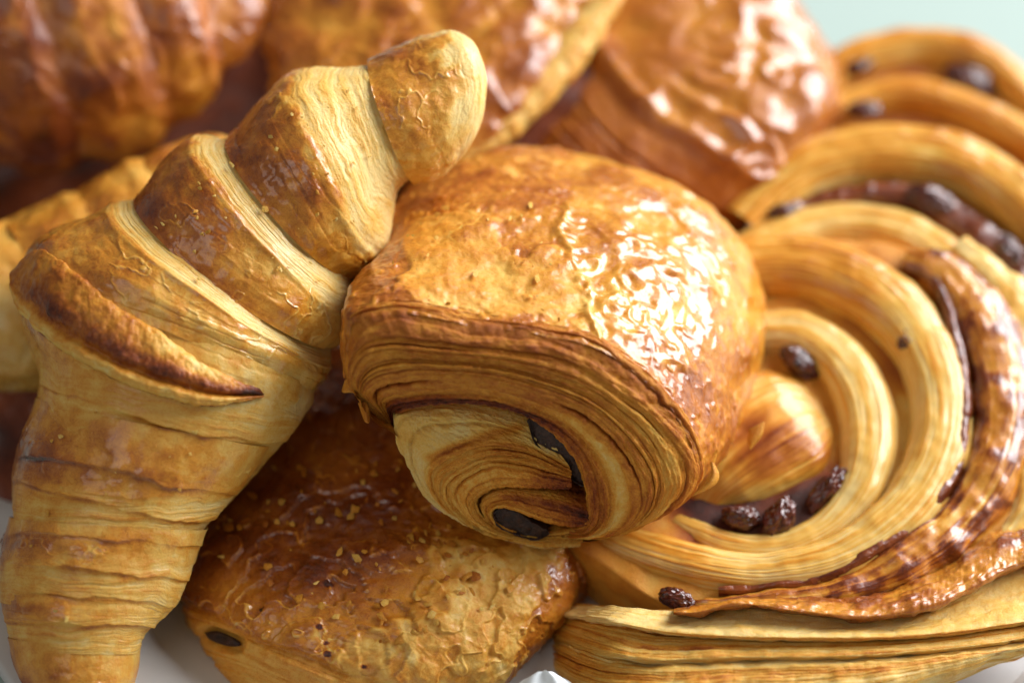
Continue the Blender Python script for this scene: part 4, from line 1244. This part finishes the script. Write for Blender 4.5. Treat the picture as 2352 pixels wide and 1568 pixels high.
def upper_left_croissant():
    t = thing("croissant", "dark brown croissant at the top left, blurred behind the front one", "croissant", (250, 150, 1300))
    rows = [(-460, 60, -420, 80, 1030, 4, 4, 2, 0, 0),
            (-440, -120, -300, 260, 1020, 160, 150, 2.1, 0, 0),
            (-310, -200, -120, 360, 1020, 240, 220, 2.2, 20, 0),
            (-130, -230, 80, 385, 1020, 270, 240, 2.2, 20, 0),
            (40, -240, 240, 372, 1030, 275, 240, 2.2, 20, 0),
            (200, -230, 375, 330, 1050, 260, 230, 2.2, 20, 0),
            (340, -210, 470, 262, 1075, 230, 210, 2.2, 20, 0),
            (460, -180, 555, 215, 1100, 190, 180, 2.2, 10, 0),
            (580, -120, 612, 140, 1130, 130, 130, 2.1, 0, 0),
            (640, 0, 640, 20, 1150, 4, 4, 2, 0, 0)]
    cuts = [(0, 2.6), (2.6, 3.75), (3.75, 5.25), (5.25, 6.6), (6.6, 9.0)]
    for k, (a, b) in enumerate(cuts):
        phi = ring_phi(260)
        n_ = 110
        s = np.linspace(max(a - 0.15, 0), b, n_)
        G = rings(rows, s, phi)
        n = outward(G)
        u = phi / math.pi
        U = np.where(u > 1.5, u - 2, u)[None, :]
        T = np.linspace(0, 1, n_)[:, None] + 0 * U
        x, y, z = G[..., 0], G[..., 1], G[..., 2]
        bl = fbm(x / 120, y / 120, z / 120 + k, 4)
        wr = wrinkle(x, y, z, 150.0, 2.0 + k, 1.3)
        fall = sst(0.66, 1.0, T)
        disp = 20 * sst(0, 0.4, T) * (1 - fall) - 4 * fall + 8 * bl + 7 * wr
        pale = sst(0.60, 0.72, T)
        bake = (0.80 + 0.24 * bl - 0.16 * wr) * (1 - pale) + pale * (0.70 + 0.24 * bl)
        if k >= 2:
            bake = bake - 0.08
        G = G + n * disp[..., None]
        link_grid("rolled_layer", G, M_CRUST, t, True, np.clip(bake, 0.05, 1), np.clip(0.35 * (1 - pale) + 0.12 + 0.35 * bl, 0, 1))
    return t


upper_left_croissant()


def left_croissant():
    t = thing("croissant", "orange brown croissant half hidden behind the front one at the left edge", "croissant", (150, 600, 900))
    rows = [(560, 330, 565, 345, 720, 4, 4, 2, 0, 0),
            (480, 322, 530, 430, 710, 70, 70, 2.1, 0, 0),
            (370, 345, 480, 560, 690, 130, 130, 2.2, 0, 0),
            (250, 405, 420, 680, 670, 180, 180, 2.2, 0, 0),
            (120, 470, 330, 800, 650, 220, 210, 2.2, 0, 0),
            (-40, 520, 200, 880, 620, 240, 220, 2.2, 0, 0),
            (-200, 560, 20, 900, 600, 230, 220, 2.2, 0, 0),
            (-340, 600, -200, 860, 590, 160, 160, 2.1, 0, 0),
            (-400, 700, -390, 720, 590, 4, 4, 2, 0, 0)]
    cuts = [(0, 2.4), (2.4, 3.6), (3.6, 4.7), (4.7, 8.0)]
    for k, (a, b) in enumerate(cuts):
        phi = ring_phi(220)
        n_ = 90
        s = np.linspace(b, max(a - 0.15, 0), n_)
        G = rings(rows, s, phi)
        n = outward(G)
        u = phi / math.pi
        U = np.where(u > 1.5, u - 2, u)[None, :]
        T = np.linspace(0, 1, n_)[:, None] + 0 * U
        x, y, z = G[..., 0], G[..., 1], G[..., 2]
        bl = fbm(x / 110, y / 110, z / 110 + k + 9, 4)
        wr = wrinkle(x, y, z, 120.0, 4.0 + k, 1.3)
        fall = sst(0.66, 1.0, T)
        disp = 12 * sst(0, 0.4, T) * (1 - fall) - 4 * fall + 8 * bl + 3 * wr
        pale = sst(0.62, 0.74, T)
        low = sst(600, 720, y) * sst(140, 40, x)
        bake = (0.52 + 0.20 * bl - 0.06 * wr) * (1 - pale) + pale * (0.36 + 0.12 * bl) - 0.25 * low
        G = G + n * disp[..., None]
        link_grid("rolled_layer", G, M_CRUST, t, True, np.clip(bake, 0.05, 1), np.clip(0.7 * (1 - pale) + 0.2, 0, 1))
    return t


left_croissant()


# ------------------------------------------------------------------ dark pastries added to fill the gaps, with deep shade put into their browning
def gap_filler(name, label, cat, rows, bk, seed):
    t = thing(name, label, cat, (rows[len(rows) // 2][0], rows[len(rows) // 2][1], rows[len(rows) // 2][4]))
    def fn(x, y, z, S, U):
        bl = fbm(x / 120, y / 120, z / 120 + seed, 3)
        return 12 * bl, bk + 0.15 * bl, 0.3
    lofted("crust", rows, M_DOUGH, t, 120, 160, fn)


gap_filler("filler_pastry", "dark filler added deep in the black gap below the top left croissant", "filler pastry",
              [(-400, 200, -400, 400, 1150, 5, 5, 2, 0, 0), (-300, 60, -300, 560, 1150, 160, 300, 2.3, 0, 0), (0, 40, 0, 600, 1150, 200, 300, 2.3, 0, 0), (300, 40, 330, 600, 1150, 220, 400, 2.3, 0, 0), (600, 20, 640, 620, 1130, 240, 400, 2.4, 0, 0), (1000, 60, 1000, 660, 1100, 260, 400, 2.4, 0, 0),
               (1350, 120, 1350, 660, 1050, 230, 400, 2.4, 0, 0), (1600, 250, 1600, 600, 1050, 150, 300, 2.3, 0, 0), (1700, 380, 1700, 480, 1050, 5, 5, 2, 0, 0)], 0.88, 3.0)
gap_filler("filler_pastry", "dark brown pastry filling the gap at the left edge, under the half hidden croissant", "filler pastry",
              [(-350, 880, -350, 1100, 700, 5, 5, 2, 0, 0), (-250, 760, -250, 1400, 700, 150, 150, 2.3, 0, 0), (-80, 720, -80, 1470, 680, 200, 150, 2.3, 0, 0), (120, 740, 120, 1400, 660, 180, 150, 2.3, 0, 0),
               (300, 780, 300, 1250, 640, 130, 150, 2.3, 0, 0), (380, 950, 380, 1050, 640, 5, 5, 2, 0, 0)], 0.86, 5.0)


def paper():
    t = bpy.data.objects.new
    rows = [(1900, -2, 190, 4), (1800, -30, 170, 6), (1700, -110, 140, 8), (1630, -190, 108, 8), (1585, -240, 82, 6), (1553, -275, 58, 4), (1541, -288, 36, 2), (1537, -292, 24, 0)]
    nu, nv = 60, 50
    q = catmull(np.array(rows, float), np.linspace(0, len(rows) - 1, nu))
    v = np.linspace(-1, 1, nv)
    G = np.zeros((nu, nv, 3))
    for k in range(nu):
        y, dd, w, c = q[k]
        G[k, :, 0] = 1252 + v * w
        G[k, :, 1] = y + 10 * v ** 2 + 3 * np.abs(np.sin(v * 5))
        G[k, :, 2] = plate_depth(y) + dd + 14 * v ** 2 + 5 * np.sin(v * 7 + k * 0.05)
    B = G.copy()
    B[..., 2] += 4
    F = np.concatenate([G, B[:, ::-1]], 1)
    o = link_mesh("paper_doily", world_of(F), grid_faces(nu, 2 * nv, True), M_PAPER)
    o["label"] = "rounded corner of white paper sticking up at the bottom edge between two pastries"
    o["category"] = "paper"


paper()
